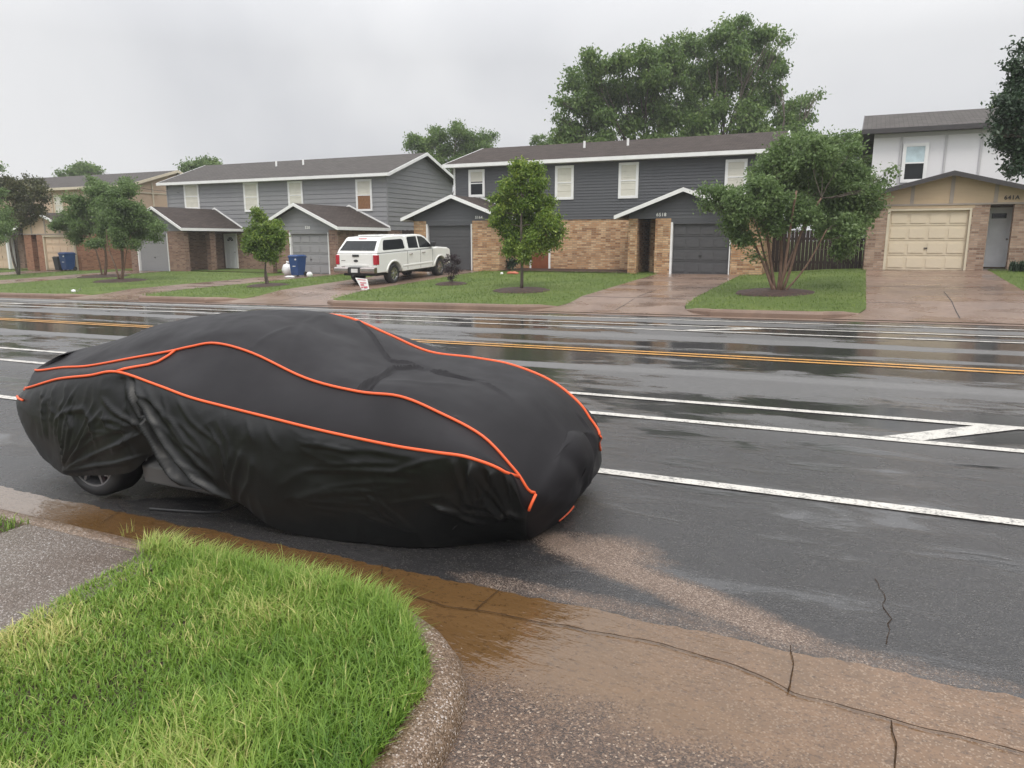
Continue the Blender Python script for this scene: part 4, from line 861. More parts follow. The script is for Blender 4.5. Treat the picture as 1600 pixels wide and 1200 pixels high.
# --- folds: polylines measured on the side (turned into X,Z on the flank) and on the bonnet (X,Y)
def side(*pp): return np.array([atY(a, b, 3.42)[[0, 2]] for a, b in pp])
def topxy(z, *pp):
    o = []
    for a, b in pp: r_ = ray(a, b); t = (z-CAMH)/r_[2]; q = C0+r_*t; o.append(q[:2])
    return np.array(o)
def pdist(A, poly):
    best = np.full(A.shape[:-1], 9.); tt = np.zeros(A.shape[:-1]); L_ = len(poly)-1
    for i in range(L_):
        a, b = poly[i], poly[i+1]; ab = b-a; t = np.clip(((A-a)@ab)/(ab@ab), 0, 1); d = np.linalg.norm(A-(a+t[..., None]*ab), axis=-1)
        k = d < best; best = np.where(k, d, best); tt = np.where(k, (i+t)/L_, tt)
    return best, tt
FOLDS = [((190, 588), (215, 635), (243, 690), (268, 735), (296, 764), .055, .034), ((204, 590), (232, 636), (268, 695), (325, 758), (366, 784), .04, .028), ((196, 586), (222, 634), (252, 690), (300, 752), (350, 780), -.03, .022),
  ((222, 600), (262, 650), (300, 700), (338, 740), .018, .022), ((100, 737), (125, 722), (160, 706), (200, 690), (222, 676), .018, .014), ((100, 737), (140, 728), (185, 722), (225, 712), .016, .012), ((100, 737), (112, 700), (118, 665), (106, 640), .016, .014),
  ((100, 737), (130, 700), (142, 670), (165, 640), .014, .014), ((88, 690), (90, 655), (105, 642), (135, 638), (150, 655), (158, 700), .014, .016), ((165, 622), (185, 640), (205, 655), (218, 668), .02, .014), ((170, 640), (176, 665), (205, 672), .014, .012), ((48, 610), (62, 650), (66, 690), .014, .016), ((72, 604), (80, 640), (76, 690), .012, .016), ((95, 600), (100, 625), (92, 640), .01, .014),
  ((742, 720), (752, 750), (756, 800), (760, 846), .018, .022), ((724, 716), (728, 760), (732, 800), (745, 848), .016, .018), ((756, 726), (772, 760), (790, 800), (804, 840), .018, .022), ((772, 734), (795, 765), (806, 800), (812, 838), .013, .020), ((790, 742), (812, 765), (806, 790), .018, .014), ((700, 712), (706, 770), (716, 830), .012, .02), ((668, 800), (695, 828), (720, 850), .016, .016), ((650, 790), (690, 815), (712, 846), .012, .014), ((735, 850), (748, 838), (762, 830), (776, 842), .02, .016), ((600, 792), (640, 786), (690, 783), .008, .012), ((575, 790), (592, 815), (625, 840), .009, .014), ((520, 702), (580, 706), (650, 716), .008, .012), ((470, 736), (540, 735), (650, 742), .009, .010), ((500, 728), (560, 724), (620, 726), .007, .010), ((600, 742), (660, 722), (700, 716), .008, .012),
  ((365, 784), (372, 740), (385, 700), .014, .02), ((372, 790), (395, 750), (400, 715), .010, .018), ((380, 650), (392, 668), (402, 690), .010, .012), ((410, 656), (425, 680), (440, 700), .008, .012), ((438, 662), (470, 682), (500, 690), .006, .01), ((520, 690), (560, 700), (600, 705), .006, .01), ((250, 612), (268, 650), (300, 690), (330, 712), .012, .016), ((270, 615), (300, 655), (345, 690), .010, .014)]
fr = random.Random(12)
def fan(x0, y0, a0, a1, l0, l1, n, amp, wd, bend=.12):
    for i in range(n):
        a = radians(fr.uniform(a0, a1)); l = fr.uniform(l0, l1); s = fr.uniform(.1, .3)*l; bb = fr.uniform(-bend, bend)*l
        ux, uy = cos(a), sin(a); q = [(x0+ux*(s+(l-s)*t)-uy*bb*sin(pi*t), y0+uy*(s+(l-s)*t)+ux*bb*sin(pi*t)) for t in (0, .33, .66, 1)]
        FOLDS.append((*q, amp*fr.uniform(.4, 1.2), wd*fr.uniform(.6, 1.3)))
fan(100, 738, -88, -5, 60, 140, 12, .010, .010); fan(364, 784, -150, -60, 60, 170, 12, .009, .011); fan(188, 586, 35, 80, 60, 190, 10, .010, .011)
fan(770, 724, 70, 125, 60, 130, 12, .008, .010); fan(730, 716, 80, 110, 60, 130, 6, .010, .013); fan(450, 690, -12, 25, 50, 180, 10, .005, .009, .08); fan(420, 780, -15, 20, 90, 260, 9, .005, .010, .08); fan(760, 850, -160, -95, 50, 120, 9, .010, .010); fan(215, 668, 110, 200, 30, 80, 8, .010, .009); fan(60, 612, 50, 95, 40, 90, 7, .009, .011); fan(640, 850, -165, -120, 60, 150, 6, .006, .010)
P = CV.copy(); lv = np.array(VP)[:, None]*np.ones((1, nu))
AXZ = CV[..., [0, 2]]; nearmask = (CV[..., 1] < 4.2) & (lv <= 3.02)
fade = np.clip((3.0-lv)/.22, 0, 1)
for f in FOLDS:
    poly = side(*f[:-2]); amp, wd = f[-2:]
    d, t = pdist(AXZ, poly); e = amp*1.25*np.exp(-(d/wd)**1.5)*np.clip(np.minimum(t, 1-t)*5+.25, 0, 1)*nearmask*fade
    P[..., 1] -= e
d, t = pdist(AXZ, side((196, 600), (228, 655), (238, 690), (232, 715)))          # the tucked-in hollow behind the big fold
P[..., 1] += .05*np.exp(-(d/.09)**2)*nearmask*fade*(AXZ[..., 0] < side((232, 700))[0][0])
for f, z, amp, wd in ((((532, 609), (560, 605), (590, 597), (615, 586), (650, 583), (672, 588)), .93, .030, .014), (((560, 612), (585, 600), (612, 590)), .93, -.02, .03), (((480, 508), (520, 524), (560, 543), (600, 561), (612, 567), (640, 566), (665, 572), (700, 578), (760, 584), (800, 592)), .98, .022, .014), (((640, 570), (690, 586), (760, 590)), .95, -.016, .028),
          (((640, 622), (672, 628), (700, 632), (712, 628), (730, 633), (745, 638), (800, 640)), .90, .015, .009), (((655, 632), (720, 642), (800, 646)), .89, -.008, .03), (((600, 600), (660, 603), (740, 600)), .93, .006, .03), (((425, 568), (440, 545), (480, 520), (520, 512)), 1.15, .006, .03), (((350, 520), (400, 512), (460, 505)), 1.24, .006, .02)):
    poly = topxy(z, *f); d, t = pdist(CV[..., :2], poly); P[..., 2] += amp*np.exp(-(d/wd)**2)*np.clip(np.minimum(t, 1-t)*5+.2, 0, 1)*(lv > 4.02)*np.clip((lv-4)*6, 0, 1)
# nose folds (push along +X)
for f, amp, wd in ((((.62, 4.55), (.42, 4.50), (.15, 4.62)), .020, .06), (((.62, 4.75), (.4, 4.78), (.12, 4.85)), .018, .05), (((.5, 4.2), (.32, 4.35), (.22, 4.5)), -.022, .07), (((.55, 4.62), (.3, 4.64)), -.018, .045), (((.55, 5.0), (.42, 4.95), (.3, 5.0)), -.025, .06), (((.3, 3.9), (.2, 4.2), (.2, 4.6)), .02, .07)):
    d, t = pdist(CV[..., [2, 1]], np.array(f)); P[..., 0] += amp*np.exp(-(d/wd)**2)*(CV[..., 0] > -1.95)*(lv < 5)*(lv > .2)
# soft irregular slack everywhere
for i in range(nv):
    for j in range(0, nu):
        x, y, z = CV[i, j]
        if lv[i, j] < 3:
            a = min(1, (3-lv[i, j])*3)
            q = noise.noise((x*3.5+z*2.2, z*2.6-x*.8, 3)); q2 = abs(noise.noise((x*8-z*4, z*5+x*3, 8)))
            e = (.014*q-.010*q2)*a; P[i, j, 1] += -e if y < YC else e
        elif lv[i, j] > 4:
            a = min(1, (lv[i, j]-4)*3); P[i, j, 2] += (.012*noise.noise((x*2.2, y*2.8, 5))+.003*noise.noise((x*7, y*9, 1)))*a
# hem flutter
for j in range(nu): P[0, j, 2] = max(P[0, j, 2], RX(P[0, j, 0])+.006)
cover = empty('car_cover', (-3.9, 4.38, 0), 'black fitted fabric cover with bright orange piping draped over the parked sports car', 'car cover')
def lv_rows(a, b): return [i for i in range(nv) if a-1e-6 <= VP[i] <= b+1e-6]
def patch(name, rows, cols, mat, flip=False):
    V = P[np.ix_(rows, [c % nu for c in cols])]; h, w_ = V.shape[:2]; V = V.reshape(-1, 3); Q = []
    for i in range(h-1):
        for j in range(w_-1): Q.append((i*w_+j, i*w_+j+1, (i+1)*w_+j+1, (i+1)*w_+j))
    return npmesh(name, V, np.array(Q), mat, cover, smooth=True)
U14 = 14*NSUB; FARS = (ns+3)*NSUB; FARE = (ns+3+ns-1)*NSUB
patch('top_panel', lv_rows(3, 6), range(0, nu+1), 'matte')
patch('side_skirt', lv_rows(0, 3), range(0, U14+1), 'sheen')
patch('side_skirt', lv_rows(0, 3), range(FARS, FARE+1), 'sheen')
patch('nose_panel', lv_rows(0, 3), range(U14, FARS+1), 'matte')
patch('tail_panel', lv_rows(0, 3), range(FARE, nu+1), 'matte')
def piping(pts, r=.0095):
    o = []
    for i, p in enumerate(pts):
        if i % 4 == 0 or i == len(pts)-1: o.append(p)
    return MB().tube(o, r, 6).build('piping', 'orange', cover, smooth=True)
i3 = VP.index(3.0); i4 = VP.index(4.0)
def off(p, d): return p+np.array(d)
piping([off(P[i4, j], (0, -.004, .006)) for j in range(0, U14+1)])
piping([off(P[i4, j], (0, .004, .006)) for j in range(FARS, FARE+1)], .011)
piping([off(P[int(round(lerp(i3, i4, max(0, (j-(U14-NSUB-4))/8)))), j], (0, -.008, .002)) for j in range(0, U14-NSUB+5)])
# diagonal link from the lower seam up to the roof seam
a, b = 3*NSUB, 4*NSUB+6
piping([off(P[int(round(lerp(i3, i4, k/24))), int(round(lerp(a, b, (k/24)**1.1)))], (0, -.008, .006)) for k in range(25)])
# seam down the front corner and short pieces on the tail corner
piping([off(P[int(round(lerp(i4, i3, k/10))), U14], (.008, -.008, 0)) for k in range(11)])
piping([off(P[int(round(lerp(i4, i4-VS*1.8, k/14))), FARS+int(round(lerp(0, 6, k/14)))], (.010, .0, 0)) for k in range(15)], .008)
piping([off(P[int(round(lerp(i4-VS*1.3, i4-VS*1.35, k/8))), (nu-int(lerp(30, 4, k/8))) % nu], (-.008, -.004, 0)) for k in range(9)])
piping([off(P[int(round(lerp(i4, i4-VS*1.3, k/10))), (nu-30) % nu], (-.006, -.006, 0)) for k in range(11)], .007)
piping([(off(P[0, j], (.012, 0, .02))) for j in range(U14+2*NSUB-4, U14+3*NSUB-4)], .007)
piping([off(P[int(2.32*VS), j], (-.004, -.010, 0)) for j in range(0, 9)])
# strap trailing on the asphalt under the sill
MB().tube([(*W2(q)[0], RX(W2(q)[0][0])+.012) for q in ((372, 790), (362, 796), (345, 802), (320, 803), (285, 801), (258, 799), (234, 797))], .008, 5).build('strap', 'plastic', cover)
# --- the car itself, seen only below the hem
car = empty('parked_car', (-3.9, 4.38, 0), 'parked low sports car hidden under the black cover, its grey sill and rear wheel showing', 'car')
gx = RX(-3.9)
mb = MB()
prof = [(-6.05, .22), (-6.08, .5), (-5.95, .64), (-5.7, .68), (-2.5, .60), (-2.0, .5), (-1.95, .3), (-2.1, .16)]
body = [(x, z) for x, z in prof]
def arc(cx, cz, r_, a0, a1, n): return [(cx+r_*cos(lerp(a0, a1, i/n)), cz+r_*sin(lerp(a0, a1, i/n))) for i in range(n+1)]
WR, WF = -5.08, -2.45; wz = gx+.335
body += [(WF+.38, .2)]+arc(WF, wz, .37, .1, pi-.1, 8)+[(WF-.38, .2), (WR+.40, .17)]+arc(WR, wz, .37, .1, pi-.1, 8)+[(WR-.40, .3), (-5.8, .34)]
mb.loft([[(x, 3.64, z+gx*.6) for x, z in body], [(x, 5.12, z+gx*.6) for x, z in body]]); mb.build('body', 'plastic', car)
mb = MB(); mb.loft([[(x, y, z) for x, z in ((-5.4, .7), (-4.9, .98), (-4.4, 1.04), (-3.9, .99), (-3.0, .68))] for y in (4.0, 4.76)]); mb.build('roof', 'plastic', car)
mb = MB(); mb.loft([[(-4.60, 3.52, .165+gx), (-4.60, 3.505, .30+gx), (-4.60, 3.62, .36+gx), (-4.60, 3.62, .16+gx)], [(-2.7, 3.52, .165+gx), (-2.7, 3.505, .30+gx), (-2.7, 3.62, .36+gx), (-2.7, 3.62, .16+gx)]]); mb.build('sill', 'sill', car, bevel=.012)
def wheel(parent, x, y, z, r_, wd, s, rimm='rim', calip=True, hub=.62, spokes=5, name='wheel'):
    """s=-1: outer face towards -Y"""
    def ringy(q, yy, k=36): return [(x+cos(2*pi*i/k)*q, yy, z+sin(2*pi*i/k)*q) for i in range(k)]
    ya = y; yb = y-s*wd
    wh = bpy.data.objects.new(name, None); COL.objects.link(wh); wh.parent = parent; b = wloc(parent); wh.location = (x-b.x, y-b.y, z-b.z)
    e = -s*.012
    MB().loft([ringy(r_*hub*1.02, ya+e), ringy(r_*.80, ya), ringy(r_*.93, ya+e*.6), ringy(r_*.985, ya+e*2.4), ringy(r_, ya+e*4), ringy(r_, yb-e*4), ringy(r_*.97, yb-e*2), ringy(r_*.8, yb), ringy(r_*hub, yb)], cap=False).build('tyre', 'rubber', wh, smooth=True)
    mb = MB(); mb.loft([ringy(r_*hub*1.03, ya+e), ringy(r_*hub*.97, ya+e*1.2), ringy(r_*hub*.93, ya+e*6), ringy(r_*hub*.9, yb)], cap=False)
    for k in range(spokes):
        for dd in (-.11, .11):
            a = 2*pi*k/spokes+pi/2+dd; c = a+dd*.9
            p = Vector((cos(a), 0, sin(a))); n = Vector((-sin(a), 0, cos(a))); c0 = Vector((x, ya+e*1.6, z)); q0 = c0+p*r_*.09; q1 = c0+Vector((cos(c), 0, sin(c)))*r_*hub*.98; dy = Vector((0, e*2.2, 0)); w0, w1 = r_*.05, r_*.032
            mb.loft([[q0-n*w0+dy*.2, q0+n*w0+dy*.2, q0+n*w0+dy, q0-n*w0+dy], [q1-n*w1, q1+n*w1, q1+n*w1+dy, q1-n*w1+dy]])
    mb.loft([ringy(r_*.14, ya+e*.8, 16), ringy(r_*.16, ya+e*4, 16)]); mb.build('rim', rimm, wh, smooth=False)
    MB().loft([ringy(r_*hub*.8, ya+e*8, 24), ringy(r_*hub*.8, ya+e*9.5, 24)]).build('brake_disc', 'chrome', wh)
    if calip:
        mb = MB(); rr = []
        for i in range(7):
            a = lerp(-1.05, .15, i/6); rr.append([(x+cos(a)*q, yy, z+sin(a)*q) for q, yy in ((r_*hub*.62, ya+e*5), (r_*hub*.9, ya+e*5), (r_*hub*.9, ya+e*11), (r_*hub*.62, ya+e*11))])
        mb.loft(rr).build('brake_caliper', 'caliper', wh)
    return wh
wheel(car, WR, 3.44, wz, .335, .26, -1, hub=.74); wheel(car, WF, 3.80, wz, .325, .24, -1, hub=.74)
for xx in (WR, WF): wheel(car, xx, 5.08, wz, .33, .24, 1, hub=.74)
# ================================================================== PICKUP
# local frame: nose along +Y (world), origin under the rear axle centre
TX, TY = -17.45, 24.38; TZ = gz(TX, TY); sl = (gz(TX, TY+3.7)-TZ)/3.7
trk = SC_ = empty('pickup_truck', (TX, TY, TZ), 'white crew cab pickup with a white canopy over its bed, parked nose-in on a driveway', 'pickup truck')
def tp(s, y, z): return (TX+s, TY+y, TZ+z+y*sl)
HW = .99
def tprism(poly, x0, x1, name, mat, parent=trk, bev=0., inset=None):
    a = [tp(x0, y, z) for y, z in poly]; b = [tp(x1, y, z) for y, z in poly]; return MB().loft([a, b]).build(name, mat, parent, bevel=bev)
arcR = [(cos(a)*.52, .40+sin(a)*.50) for a in [lerp(pi*.95, pi*.05, i/10) for i in range(11)]]
arcF = [(3.7+cos(a)*.50, .40+sin(a)*.50) for a in [lerp(pi*.95, pi*.05, i/10) for i in range(11)]]
lower = [(-1.18, .52), (-1.22, .75), (-1.22, 1.24), (-1.14, 1.29), (.95, 1.29), (1.02, 1.28), (2.9, 1.30), (3.25, 1.32), (3.5, 1.33), (4.35, 1.26), (4.58, 1.18), (4.62, .9), (4.60, .55), (4.3, .50)]+list(reversed(arcF))+[(3.1, .46), (.6, .46)]+list(reversed(arcR))+[(-.6, .52)]
mb = MB(); rows = []
for s, ins in ((-HW, .05), (-HW+.035, 0), (HW-.035, 0), (HW, .05)):
    rows.append([tp(s, y, z-(ins if z > 1.1 else 0)) for y, z in lower])
mb.loft(rows).build('body', 'car', trk, bevel=.02)
# flank crease, arch lips
mb = MB()
for s in (-1, 1):
    for arc_, cy in ((arcR, 0), (arcF, 3.7)):
        mb.loft([[tp(s*(HW-.01), y, z), tp(s*(HW+.028), y, z), tp(s*(HW+.028), cy+(y-cy)*1.13, .4+(z-.4)*1.13), tp(s*(HW-.01), cy+(y-cy)*1.16, .4+(z-.4)*1.16)] for y, z in arc_])
mb.build('wheel_arch', 'car', trk, smooth=True)
for s in (-1, 1): MB().loft([[tp(s*(HW-.005), y, .62), tp(s*(HW+.012), y, .66), tp(s*(HW+.012), y, .70), tp(s*(HW-.005), y, .74)] for y in (.66, 3.05)]).build('side_crease', 'car', trk)
mb = MB()
for s in (-1, 1):
    for y in (1.0, 2.02, 3.02): mb.loft([[tp(s*(HW-.002), y, z), tp(s*(HW+.0035), y, z), tp(s*(HW+.0035), y+.014, z), tp(s*(HW-.002), y+.014, z)] for z in (.52, 1.27)])
    mb.loft([[tp(s*(HW-.012), y, 1.275), tp(s*(HW+.003), y, 1.275), tp(s*(HW+.003), y, 1.29), tp(s*(HW-.012), y, 1.29)] for y in (-1.18, 3.0)])
mb.build('panel_gap', 'plastic', trk)
# cab
def taper(poly, zb, ins, name, mat, z0, bev=.03):
    rows = []
    def X(z): return HW-.02-ins*max(0, (z-z0))
    a = [tp(-X(z), y, z) for y, z in poly]; b = [tp(X(z), y, z) for y, z in poly]
    return MB().loft([a, b]).build(name, mat, trk, bevel=bev), X
cabp = [(1.0, 1.27), (1.04, 1.86), (1.18, 1.925), (1.8, 1.94), (2.35, 1.90), (2.62, 1.82), (3.30, 1.31)]
cab, XC = taper(cabp, 1.27, .26, 'cab', 'car', 1.27, .03)
canp = [(-1.20, 1.28), (-1.12, 1.42), (-.72, 1.85), (-.62, 1.90), (0.2, 1.93), (.96, 1.92), (.985, 1.28)]
can, XB = taper(canp, 1.28, .22, 'canopy', 'car', 1.28, .03)
MB().loft([[tp(-.55, y, z), tp(.55, y, z), tp(.55, y, z+.05), tp(-.55, y, z+.05)] for y, z in ((-.3, 1.925), (.7, 1.925))]).build('canopy_roof_pod', 'car', can, bevel=.015)
def glass_side(X, poly, name, parent):
    for s in (-1, 1):
        mb = MB(); mb.loft([[tp(s*(X(z)-.012), y, z) for y, z in poly], [tp(s*(X(z)+.006), y, z) for y, z in poly]]); o = mb.build(name, 'carglass', parent)
glass_side(XB, [(-.72, 1.42), (-.60, 1.72), (-.52, 1.78), (.72, 1.78), (.82, 1.72), (.86, 1.42), (.80, 1.38), (-.68, 1.38)], 'side_window', can)
glass_side(XC, [(1.16, 1.38), (1.18, 1.80), (1.24, 1.84), (1.92, 1.85), (1.92, 1.36)], 'side_window', cab)
glass_side(XC, [(2.02, 1.36), (2.02, 1.85), (2.36, 1.82), (2.60, 1.72), (2.95, 1.45), (3.0, 1.34)], 'side_window', cab)
def rearq(ya, za, yb, zb, wa, wb, o=.012): return [tp(-wa, ya-o, za), tp(wa, ya-o, za), tp(wb, yb-o, zb), tp(-wb, yb-o, zb)]
MB().loft([rearq(-1.135, 1.40, -.80, 1.76, .84, .74, -.004), rearq(-1.135, 1.40, -.80, 1.76, .84, .74, .022)]).build('rear_window', 'carglass', can)
MB().loft([rearq(-.735, 1.835, -.70, 1.86, .2, .2, .0), rearq(-.735, 1.835, -.70, 1.86, .2, .2, .03)]).build('brake_light', 'redlamp', can)
q = MB(); q.loft([[tp(-.80, 3.24, 1.335), tp(.80, 3.24, 1.335), tp(.70, 2.66, 1.79), tp(-.70, 2.66, 1.79)], [tp(-.80, 3.26, 1.345), tp(.80, 3.26, 1.345), tp(.70, 2.68, 1.80), tp(-.70, 2.68, 1.80)]]).build('windscreen', 'carglass', cab)
mb = MB(); mb.box(TX-.80, TX+.80, TY-1.245, TY-1.222, TZ+.66-1.2*sl, TZ+1.26-1.2*sl); tg = mb.build('tailgate', 'car', trk, bevel=.012)
MB().box(TX-.62, TX+.62, TY-1.262, TY-1.247, TZ+.78-1.2*sl, TZ+.86-1.2*sl).build('tailgate_crease', 'car', tg, bevel=.012)
MB().box(TX-.16, TX+.16, TY-1.275, TY-1.246, TZ+1.15-1.2*sl, TZ+1.24-1.2*sl).build('handle', 'plastic', tg, bevel=.01)
MB().loft([[(TX+cos(a)*.11, TY-1.247, TZ+.99-1.2*sl+sin(a)*.05) for a in [2*pi*i/20 for i in range(20)]], [(TX+cos(a)*.10, TY-1.262, TZ+.99-1.2*sl+sin(a)*.045) for a in [2*pi*i/20 for i in range(20)]]]).build('oval_badge', 'plastic', tg)
MB().box(TX-.72, TX-.52, TY-1.252, TY-1.246, TZ+.985-1.2*sl, TZ+1.01-1.2*sl).build('badge', 'bumper', tg); MB().box(TX-.72, TX-.56, TY-1.252, TY-1.246, TZ+.735-1.2*sl, TZ+.765-1.2*sl).build('badge', 'bumper', tg)
for s in (-1, 1):
    a, b = sorted((s*.83, s*(HW+.008)))
    MB().box(TX+a, TX+b, TY-1.25, TY-1.06, TZ+.84-1.2*sl, TZ+1.22-1.2*sl).build('tail_light', 'redlamp', trk, bevel=.015)
    for y0, z0 in ((1.14, 1.13), (2.16, 1.14)): MB().tube([tp(s*(HW-.01), y0, z0), tp(s*(HW+.035), y0+.03, z0+.005), tp(s*(HW+.035), y0+.2, z0+.005), tp(s*(HW-.01), y0+.23, z0)], .017, 8).build('door_handle', 'plastic' if s < 0 else 'bumper', trk, smooth=True)
    a, b = sorted((s*.98, s*1.22)); MB().box(TX+a, TX+b, TY+2.83, TY+2.95, TZ+1.36+2.9*sl, TZ+1.58+2.9*sl).build('wing_mirror', 'plastic', trk, bevel=.035)
    for y in (0, 3.7): wheel(trk, TX+s*(HW-.02), TY+y, TZ+y*sl+.405, .405, .28, s, name='wheel') if False else None
mb = MB(); mb.loft([[tp(s, y, z) for y, z in ((-1.40, .52), (-1.42, .60), (-1.42, .70), (-1.36, .745), (-1.2, .745), (-1.2, .52))] for s in (-.98, -.92, -.3)]); mb.loft([[tp(s, y, z) for y, z in ((-1.40, .52), (-1.42, .60), (-1.42, .70), (-1.36, .745), (-1.2, .745), (-1.2, .52))] for s in (.3, .92, .98)])
bp = mb.build('rear_bumper', 'bumper', trk, bevel=.01)
MB().box(TX-.3, TX+.3, TY-1.36, TY-1.2, TZ+.50-1.2*sl, TZ+.74-1.2*sl).build('bumper_step', 'plastic', trk)
MB().box(TX-.155, TX+.155, TY-1.385, TY-1.365, TZ+.53-1.2*sl, TZ+.68-1.2*sl).build('number_plate', 'plate', trk)
MB().loft([[tp(s, y, z) for s, z in ((-.8, .38), (.8, .38), (.8, .52), (-.8, .52))] for y in (-1.0, 4.2)]).build('underbody', 'plastic', trk)
MB().tube([tp(-.0, -1.3, .42), tp(0, -1.52, .42)], .04, 6).build('tow_hitch', 'plastic', trk)
def wheelx(parent, x, y, z, r_, wd, s):
    def ringx(q, xx, k=32): return [(xx, y+cos(2*pi*i/k)*q, z+sin(2*pi*i/k)*q) for i in range(k)]
    e = -s*.014; xa = x; xb = x-s*wd; hub = .60
    wh = bpy.data.objects.new('wheel', None); COL.objects.link(wh); wh.parent = parent; b = wloc(parent); wh.location = (x-b.x, y-b.y, z-b.z)
    MB().loft([ringx(r_*hub, xa+e*2), ringx(r_*hub*1.03, xa), ringx(r_*.80, xa-e*.5), ringx(r_*.93, xa+e*.6), ringx(r_, xa+e*4), ringx(r_, xb-e*4), ringx(r_*.93, xb), ringx(r_*hub, xb)], cap=False).build('tyre', 'rubber', wh, smooth=True)
    mb = MB(); mb.loft([ringx(r_*hub*1.02, xa+e), ringx(r_*hub*.94, xa+e*1.4), ringx(r_*hub*.9, xa+e*7), ringx(r_*hub*.9, xb)], cap=False)
    for k in range(6):
        for dd in (-.12, .12):
            a = 2*pi*k/6+.3+dd; c = a+dd*.6; n = Vector((0, -sin(a), cos(a))); c0 = Vector((xa+e*1.8, y, z)); q0 = c0+Vector((0, cos(a), sin(a)))*r_*.08; q1 = c0+Vector((0, cos(c), sin(c)))*r_*hub*.97; dx = Vector((e*3, 0, 0)); w0, w1 = r_*.055, r_*.05
            mb.loft([[q0-n*w0, q0+n*w0, q0+n*w0+dx, q0-n*w0+dx], [q1-n*w1, q1+n*w1, q1+n*w1+dx, q1-n*w1+dx]])
    mb.loft([ringx(r_*.13, xa+e*.6, 12), ringx(r_*.15, xa+e*5, 12)]); mb.build('rim', 'chrome', wh)
    MB().loft([ringx(r_*hub*.88, xa+e*8, 20), ringx(r_*hub*.88, xa+e*9, 20)]).build('wheel_well', 'plastic', wh)
for s in (-1, 1):
    for y in (0, 3.7): wheelx(trk, TX+s*(HW-.015), TY+y, TZ+y*sl+.405, .405, .28, s)
# dark liners so the arches are not see-through
for y in (0, 3.7): MB().box(TX-.70, TX+.70, TY+y-.5, TY+y+.5, TZ+.35, TZ+1.0+y*sl).build('wheel_housing', 'plastic', trk)
trk.scale = (.955, .955, .955); trk.location.y += .12
# ================================================================== SMALL THINGS ACROSS THE ROAD
def bin_(x, y, sc, label, mat='blue', logo=True, rz=0.):
    z = gz(x, y)+.02; b = empty('wheelie_bin', (x, y, z), label, 'bin', 'bins in front of the garages' if mat == 'blue' else None)
    def r4(w_, d, h, dy=0): return [(x-w_*sc, y-d*sc+dy, z+h*sc), (x+w_*sc, y-d*sc+dy, z+h*sc), (x+w_*sc, y+d*sc+dy, z+h*sc), (x-w_*sc, y+d*sc+dy, z+h*sc)]
    MB().loft([r4(.24, .26, .06), r4(.25, .28, .2), r4(.31, .35, 1.0), r4(.325, .37, 1.01), r4(.325, .37, 1.05)]).build('bin_body', mat, b, bevel=.02)
    MB().loft([r4(.335, .39, 1.055), r4(.33, .37, 1.09), r4(.26, .26, 1.14)]).build('lid', mat, b, bevel=.02)
    MB().tube([(x-.28*sc, y+.38*sc, z+1.0*sc), (x-.28*sc, y+.46*sc, z+1.02*sc), (x+.28*sc, y+.46*sc, z+1.02*sc), (x+.28*sc, y+.38*sc, z+1.0*sc)], .018, 6).build('handle', mat, b)
    for s in (-1, 1): MB().tube([(x+s*.22*sc, y+.28*sc, z+.12*sc), (x+s*.29*sc, y+.28*sc, z+.12*sc)], .12*sc, 14).build('wheel', 'rubber', b)
    if logo: MB().box(x-.06*sc, x+.12*sc, y-.335*sc, y-.30*sc, z+.52*sc, z+.56*sc).build('sticker', 'plate', b); MB().tube([(x+.18*sc, y-.385*sc, z+.90*sc), (x+.18*sc, y-.33*sc, z+.90*sc)], .045*sc, 12).build('round_sticker', 'plate', b)
    return b
p = T(466, 432); bin_(p[0], p[1], .92, 'blue wheeled bin beside the white bag on the grey duplex driveway')
bin_(-45.6, 31.0, 1.0, 'blue wheeled bin standing at the peach garage door behind the crape myrtle')
bin_(-46.25, 30.9, .78, 'small dark brown bin against the peach garage door', 'plastic', False)
def blob(name, c, r3, mat, label, cat, seed=0, amp=.15, seg=16, flat=0., parent=None):
    mb = MB(); rings = []
    for i in range(1, seg//2):
        th = pi*i/(seg//2); ring_ = []
        for j in range(seg):
            ph = 2*pi*j/seg; n = Vector((sin(th)*cos(ph), sin(th)*sin(ph), -cos(th))); k = 1+amp*noise.noise(n*2.2+Vector((seed, 0, 0)))
            ring_.append((c[0]+n.x*r3[0]*k, c[1]+n.y*r3[1]*k, max(c[2]-r3[2]*.96, c[2]+n.z*r3[2]*k)))
        rings.append(ring_)
    o = mb.loft(rings).build(name, mat, parent, smooth=True)
    if label: tag(o, label, cat)
    return o
def rest(px, py, rz): p = T(px, py); return (p[0], p[1], gz(p[0], p[1])+rz)
c = rest(450, 431, .30)
bag = empty('rubbish_bag', (c[0], c[1], c[2]-.3), 'full white plastic rubbish bag left of the blue bin, standing on the wet driveway', 'bag')
blob('bag_body', c, (.30, .26, .32), 'bag', None, None, 3, .35, parent=bag); MB().tube([(c[0], c[1], c[2]+.22), (c[0]+.02, c[1], c[2]+.34), (c[0]+.05, c[1], c[2]+.42)], [.11, .05, .10], 8).build('knot', 'bag', bag, smooth=True)
blob('rubbish_bag', rest(453, 434.5, .05), (.30, .16, .07), 'bag', 'flattened white plastic sack on the driveway in front of the full bag', 'bag', 8, .3)
blob('ball', rest(484, 433.5, .13), (.15, .15, .15), 'bag', 'round white ball on the lawn edge right of the blue bin', 'ball', 1, .0)
blob('garden_ball', rest(842, 420, .16), (.13, .13, .16), 'pink', 'pink plastic lantern-like ball by the flower bed at the rust door', 'ball', 1, .02)
blob('stone', rest(784, 429, .04), (.07, .06, .06), 'plate', 'small white stone at the left end of the flower bed behind the pear tree', 'stone', 4, .3)
blob('clay_pot_shards', rest(801, 428.5, .05), (.28, .12, .07), 'terra', 'broken terracotta pieces on the lawn by the flower bed behind the pear tree', 'pot', 4, .5)
